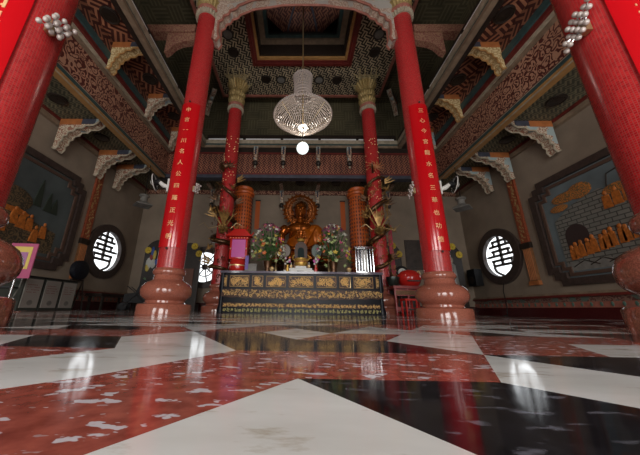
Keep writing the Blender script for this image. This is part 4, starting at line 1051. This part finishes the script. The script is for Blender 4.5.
# ------------------------------------------------------------------ side furniture
# three white-fronted cabinets on the left
for i in range(3):
    t = thing('cabinet', 'low dark cabinet with pale printed front by the left wall, %s of three' % ordn[i], 'cabinet', (-6.40, 6.15+.50*i, 0), 0, 'low cabinets by the left wall')
    MB().bx(-.38, .18, -.235, .235, 0, .74).build('body', plain('grey_green_laminate', (.045, .05, .042), .5) if i == 0 else bpy.data.materials['grey_green_laminate'], t)
    MB().bx(.18, .20, -.20, .20, .06, .70).build('door', bpy.data.materials.get('pale_poster') or plain('pale_poster', (.30, .28, .25), .5), t)
    MB().bx(-.40, .22, -.245, .245, .74, .765).build('top', M['plastic'], t)
    mb = MB(); random.seed(30+i)
    for r_ in range(4):
        for c_ in range(9 if r_ in (1, 2) else 7):
            if random.random() < .85: mb.bx(.20, .202, -.15+c_*.034, -.13+c_*.034, .56-r_*.055, .575-r_*.055)
    mb.build('printed_mark', plain('red_print', (.22, .03, .025), .5), t)['kind'] = 'stuff'
    MB().ball((.20, 0, .17), (.004, .07, .06), 12, 8).build('printed_picture', M['stonegrey'], t)
# poster board on stand
t = thing('poster_stand', 'pink and yellow square poster on a stand behind the nearest left column', 'sign', (-5.05, 4.6, 0), .12)
MB().tube([(0, 0, 0), (0, 0, .7)], .015, 8).bx(-.15, .15, -.12, .12, 0, .02).build('stand', M['steel'], t)
pb = MB().box((0, 0, .88), (.44, .02, .62)).build('poster', plain('pink_paper', (.40, .08, .17), .5), t)
MB().box((.0, -.012, .93), (.30, .006, .40)).build('yellow_field', plain('yellow_paper', (.62, .48, .12), .5), pb)
MB().box((.02, -.017, .90), (.16, .006, .26)).build('violet_field', plain('violet_paper', (.35, .15, .30), .5), pb)
# tubular chair
t = thing('folding_chair', 'white tubular metal folding chair beside the cabinets at the left edge', 'chair', (-5.95, 5.25, 0), .5)
for a in (-.2, .2): MB().tube([(a, -.2, 0), (a, .16, .46), (a, .22, .80)], .014, 8).build('leg', M['stonegrey'], t, True)
for a in (-.18, .18): MB().tube([(a, .24, 0), (a, -.18, .44)], .014, 8).build('leg', M['stonegrey'], t, True)
MB().box((0, -.02, .45), (.40, .38, .03)).build('seat', M['plastic'], t); MB().box((0, .21, .70), (.40, .02, .18)).build('backrest', M['plastic'], t)
MB().tube([(-.2, .22, .80), (.2, .22, .80)], .014, 8).build('top_rail', M['stonegrey'], t, True)
# dark round stool-drum by the left wall
t = thing('standing_drum', 'dark round drum on a stand between cabinets and left round window', 'drum', (-6.55, 7.74, 0))
o = MB().lathe([(-.09, .24), (-.07, .28), (.07, .28), (.09, .24)], 32); o.v = [(c*1.0, a, b+1.13) for a, b, c in o.v]; o.build('drum_shell', plain('navy_drum', (.006, .007, .012), .5), t, True)
mb = MB()
for a in (-.22, .22): mb.tube([(-.15, a, 0), (0, a, .86)], .02, 6); mb.tube([(.15, a, 0), (0, a, .86)], .02, 6)
mb.tube([(0, -.22, .84), (0, .22, .84)], .025, 6); mb.build('stand', M['dark'], t)
# long dark bench
t = thing('bench', 'long low dark bench under the left round window', 'bench', (-6.35, 9.1, 0))
MB().bx(-.25, .25, -.85, .85, .42, .50).build('seat', M['dark'], t)
for a in (-.7, .7):
    for b in (-.2, .2): MB().bx(b-.03, b+.03, a-.03, a+.03, 0, .42).build('leg', M['dark'], t)
t = thing('pushchair', 'black folded pushchair on the floor left of the left plaque column', 'pushchair', (-5.35, 8.9, 0), .3)
mb = MB(); mb.prism([(-.35, .25), (.25, .22), (.42, .85), (.10, 1.0), (-.05, .55), (-.35, .5)], 'y', -.22, .22); mb.build('seat', M['plastic'], t)
for a, b in ((-.35, -.22), (-.35, .22), (.35, -.22), (.35, .22)):
    o = MB().lathe([(-.02, .10), (-.015, .12), (.015, .12), (.02, .10)], 20); o.v = [(x+a, z+b, y+.12) for x, y, z in o.v]; o.build('wheel', M['plastic'], t, True)
mb = MB()
for b in (-.24, .24): mb.tube([(-.35, b, .12), (.1, b, .6), (.55, b, 1.05)], .014, 6); mb.tube([(.35, b, .12), (-.1, b, .6), (-.3, b, .75)], .014, 6)
mb.tube([(.55, -.24, 1.05), (.55, .24, 1.05)], .018, 6); mb.build('frame', M['plastic'], t, True)
# arched display boards with yellow rosettes
def arch_board(x, y, w_, h, label, kind, rz=0.0):
    t = thing('arched_wreath_board', label, 'wreath', (x, y, 0), rz, 'arched boards by the back wall')
    pts_ = [(-w_, .25), (w_, .25), (w_, h-w_)]+[(a, b) for a, b in arc(0, h-w_, w_, 0, 180, 14)]+[(-w_, h-w_)]
    MB().prism(pts_, 'y', -.04, .04).build('board', M['dark'], t)
    MB().bx(-w_-.05, w_+.05, -.2, .2, 0, .25).build('base', M['dark'], t)
    yl = bpy.data.materials.get('yellow_bloom') or plain('yellow_bloom', (.55, .38, .03), .5)
    mb = MB()
    for a, b in ((-w_*.75, h-w_*.85), (w_*.45, h-w_*.3), (w_*.85, h-w_*.9)):
        for k_ in range(9): g = 2*PI*k_/9; mb.ball((a+.08*math.cos(g), -.07, b+.08*math.sin(g)), (.06, .035, .06), 7, 5)
        mb.ball((a, -.09, b), .06, 8, 5)
    mb.build('rosette', yl, t, True)
    if kind == 'colour':
        q = [('blue', (.03, .07, .25)), ('yellow', (.45, .33, .05)), ('white', (.42, .42, .38)), ('crimson', (.22, .02, .02)), ('green', (.06, .12, .05))]
        random.seed(8)
        for i in range(14):
            nm, c = q[i % 5]; mt = bpy.data.materials.get('paint_'+nm) or plain('paint_'+nm, c, .5)
            a = random.uniform(-w_*.7, w_*.7); b = random.uniform(.5, h-w_*.8); MB().ball((a, -.06, b), (random.uniform(.06, .14), .03, random.uniform(.08, .25)), 8, 6).build('painted_figure', mt, t, True)
    elif kind == 'figure':
        MB().lathe([(0, .20), (.5, .17), (.9, .15), (1.0, .06)], 16, c=(0, -.2, .9)).build('figure_robe', M['stonegrey'], t, True)
        MB().ball((0, -.2, 2.0), (.10, .11, .14), 12, 8).build('figure_head', M['tan'], t, True); MB().box((0, -.2, .57), (.4, .35, .66)).build('figure_plinth', M['dark'], t)
    elif kind == 'brown': MB().bx(-w_*.6, w_*.6, -.08, -.04, .5, h*.6).build('brown_panel', plain('brown_panel', (.13, .045, .025), .5), t)
    return t
arch_board(-5.75, 10.45, .52, 2.75, 'arched board of bright painted figures and yellow rosettes left of the left plaque column', 'colour')
arch_board(-4.45, 10.35, .50, 2.62, 'dark arched board with yellow rosettes seen just right of the left plaque column', 'brown')
arch_board(5.80, 10.35, .55, 2.75, 'dark arched board with pale robed figure right of the right plaque column', 'figure')
arch_board(3.45, 10.35, .55, 2.75, 'dark arched board with brown panel and yellow rosette by the right dragon column', 'brown')
# framed picture and clock
t = thing('framed_picture', 'dark framed picture on the back wall left of the right plaque column', 'picture', (4.78, YB-.001, 1.72))
MB().bx(-.36, .36, -.05, 0, 0, 1.26).build('frame', M['frame'], t); MB().bx(-.28, .28, -.06, -.05, .08, 1.18).build('picture', plain('brown_picture', (.06, .045, .038), .35, noise=.5, nscale=4), t)
t = thing('standing_clock', 'round dark clock with white dial near the red drum', 'clock', (3.55, 9.3, 0))
MB().bx(-.20, .20, -.12, .12, 0, 1.15).build('case', M['dark'], t)
o = MB().lathe([(-.07, .24), (.05, .24), (.08, .21)], 28); o.v = [(a, -c, b+1.38) for a, b, c in o.v]; o.build('rim', M['plastic'], t, True)
o = MB().lathe([(.075, .15), (.09, .15)], 28); o.v = [(a, -c, b+1.38) for a, b, c in o.v]; o.build('dial', M['whitepaint'], t)
MB().bx(-.006, .006, -.096, -.09, 1.38, 1.48).bx(-.0, .07, -.096, -.09, 1.372, 1.384).build('hand', M['plastic'], t)
# red drum on red table
t = thing('red_table', 'red lacquered table with carved rails right of the altar', 'table', (3.05, 8.0, 0))
MB().bx(-.42, .55, -.35, .35, .72, .80).build('tabletop', M['redtable'], t)
rp = MB().bx(-.40, .53, -.31, -.28, .52, .70).bx(-.40, .53, -.31, -.28, .10, .22).build('rail', M['redtable'], t)
MB().bx(-.36, .49, -.33, -.31, .55, .67).build('gold_panel', M['darkgold'], rp)
for a in (-.36, .0, .25, .50):
    for b in (-.28, .28): MB().lathe([(0, .05), (.08, .03), (.3, .045), (.5, .03), (.72, .045)], 10, c=(a, b, 0)).build('leg', M['redtable'], t, True)
MB().bx(-.40, .53, .28, .30, .05, .70).build('back_panel', M['dark'], t)
t = thing('temple_drum', 'bright red rounded wooden fish drum on the red table', 'drum', (3.22, 7.95, .80))
MB().lathe([(0, .20), (.06, .27), (.20, .34), (.32, .33), (.44, .22), (.49, .08), (.50, .01)], 32).build('shell', M['redpaint'], t, True)
MB().box((0, -.30, .14), (.34, .12, .03)).build('slot', M['dark'], t); MB().tube([(.18, -.1, .40), (.24, -.14, .44), (.30, -.1, .36)], .02, 6).build('handle', M['gold'], t)
t = thing('dark_bowl', 'dark bronze bowl gong left of the red drum', 'bowl', (2.70, 7.85, .80))
MB().lathe([(0, .10), (.05, .15), (.22, .19), (.26, .19), (.24, .17), (.06, .12)], 24).build('bowl', plain('dark_bronze', (.03, .035, .03), .3, metal=.5), t, True)
for i, (x, y) in enumerate(((2.85, 7.25), (3.35, 7.35))):
    t = thing('red_stool', 'small red stool with dark rungs in front of the red table, %s one' % ('left', 'right')[i], 'stool', (x, y, 0), .1, 'red stools')
    MB().box((0, 0, .40), (.34, .30, .05)).build('seat', M['redpaint'], t)
    for a in (-.14, .14):
        for b in (-.12, .12): MB().box((a, b, .1875), (.035, .035, .375)).build('leg', M['redpaint'], t)
    MB().box((0, -.12, .15), (.28, .02, .03)).box((0, .12, .15), (.28, .02, .03)).build('rung', M['dark'], t)
# loudspeaker by right window
t = thing('loudspeaker', 'black box loudspeaker on the back part of the right wall, left of the round window', 'speaker', (6.72, 10.25, 1.05))
MB().bx(-.16, .12, -.22, .22, 0, .62).build('cabinet', M['plastic'], t); MB().bx(.12, .279, -.05, .05, .25, .35).build('wall_mount', M['steel'], t)
o = MB().lathe([(0, .14), (.01, .14)], 24); o.v = [(-.16-c, a, b+.22) for a, b, c in o.v]; o.build('cone', M['dark'], t)
t = thing('window_cable', 'thin black cable running down the wall from the right round window', 'cable', (6.85, 9.2, 0))
MB().tube([(.08, 0, 1.05), (.0, -.02, .8), (0, -.03, .3), (-.06, -.05, .02), (-.25, -.15, .012)], .012, 6).build('cable', M['plastic'], t, True)
# ceiling lamps and fans -------------------------------------------
for s, sd in ((-1, 'left'), (1, 'right')):
    t = thing('pendant_lamp', 'grey pyramid-shaded pendant lamp hanging outside the %s plaque column' % sd, 'lamp', (s*5.26, 8.07, 3.32), 0, 'pendant lamps')
    MB().lathe([(0, .34), (.02, .35), (.14, .14), (.15, .12)], 4).build('lamp_shade', M['stonegrey'], t)
    MB().lathe([(.15, .11), (.30, .11), (.34, .16), (.37, .16)], 16).build('neck', M['stonegrey'], t, True); MB().tube([(0, 0, .37), (0, 0, 1.525)], .012, 6).build('rod', M['plastic'], t)
    t = thing('wall_fan', 'cream and black fan mounted on the outer side of the %s plaque column' % sd, 'fan', (s*(CXX+.25), CY[1], 2.62), 0, 'column fans')
    MB().box((s*.03, 0, 0), (.07, .12, .30)).build('mount', M['whitepaint'], t); MB().tube([(s*.05, 0, -.03), (s*.15, -.02, .0), (s*.24, -.03, .07)], [.04, .05, .04], 10).build('arm', M['whitepaint'], t, True)
    ax = Vector((s*.95, -.20, -.20)).normalized(); c0 = Vector((s*.30, -.02, .08)); u = ax.orthogonal().normalized(); v = ax.cross(u)
    mb = MB(); mb.tube([c0-ax*.06, c0+ax*.05], [.07, .06], 12); mb.build('motor', M['plastic'], t, True)
    mb = MB()
    for r, dd in ((.18, .06), (.05, .12)): mb.tube([c0+ax*dd+u*(r*math.cos(2*PI*i/28))+v*(r*math.sin(2*PI*i/28)) for i in range(28)], .010 if r < .2 else .018, 6, True)
    mb.build('guard', M['whitepaint'], t, True); mb = MB()
    for i in range(18): g = 2*PI*i/18; e = u*math.cos(g)+v*math.sin(g); mb.tube([c0+ax*.12+e*.03, c0+ax*.10+e*.12, c0+ax*.06+e*.18, c0-ax*.02+e*.10], .004, 4)
    mb.build('cage', M['plastic'], t, True)
    mb = MB()
    for i in range(4):
        g = 2*PI*i/4; e = u*math.cos(g)+v*math.sin(g); e2 = u*math.cos(g+.7)+v*math.sin(g+.7)
        q = [c0+ax*.05+e*.05, c0+ax*.04+e*.15, c0+ax*.09+e2*.15, c0+ax*.08+e2*.05]; mb.add(q+[a+ax*.006 for a in q], [(0, 1, 2, 3), (7, 6, 5, 4), (0, 4, 5, 1), (1, 5, 6, 2), (2, 6, 7, 3), (3, 7, 4, 0)])
    mb.build('blade', M['plastic'], t)
# pink banner pole beside right dragon column
t = thing('banner_pole', 'tall pink-red cloth banner hanging beside the right dragon column', 'banner', (3.14, 8.95, 0))
MB().lathe([(0, .14), (.04, .14), (.06, .02), (3.1, .02)], 12).build('pole', M['dark'], t, True); MB().bx(-.07, .07, -.035, -.021, .5, 3.0).build('cloth', plain('pink_cloth', (.42, .03, .06), .6), t)
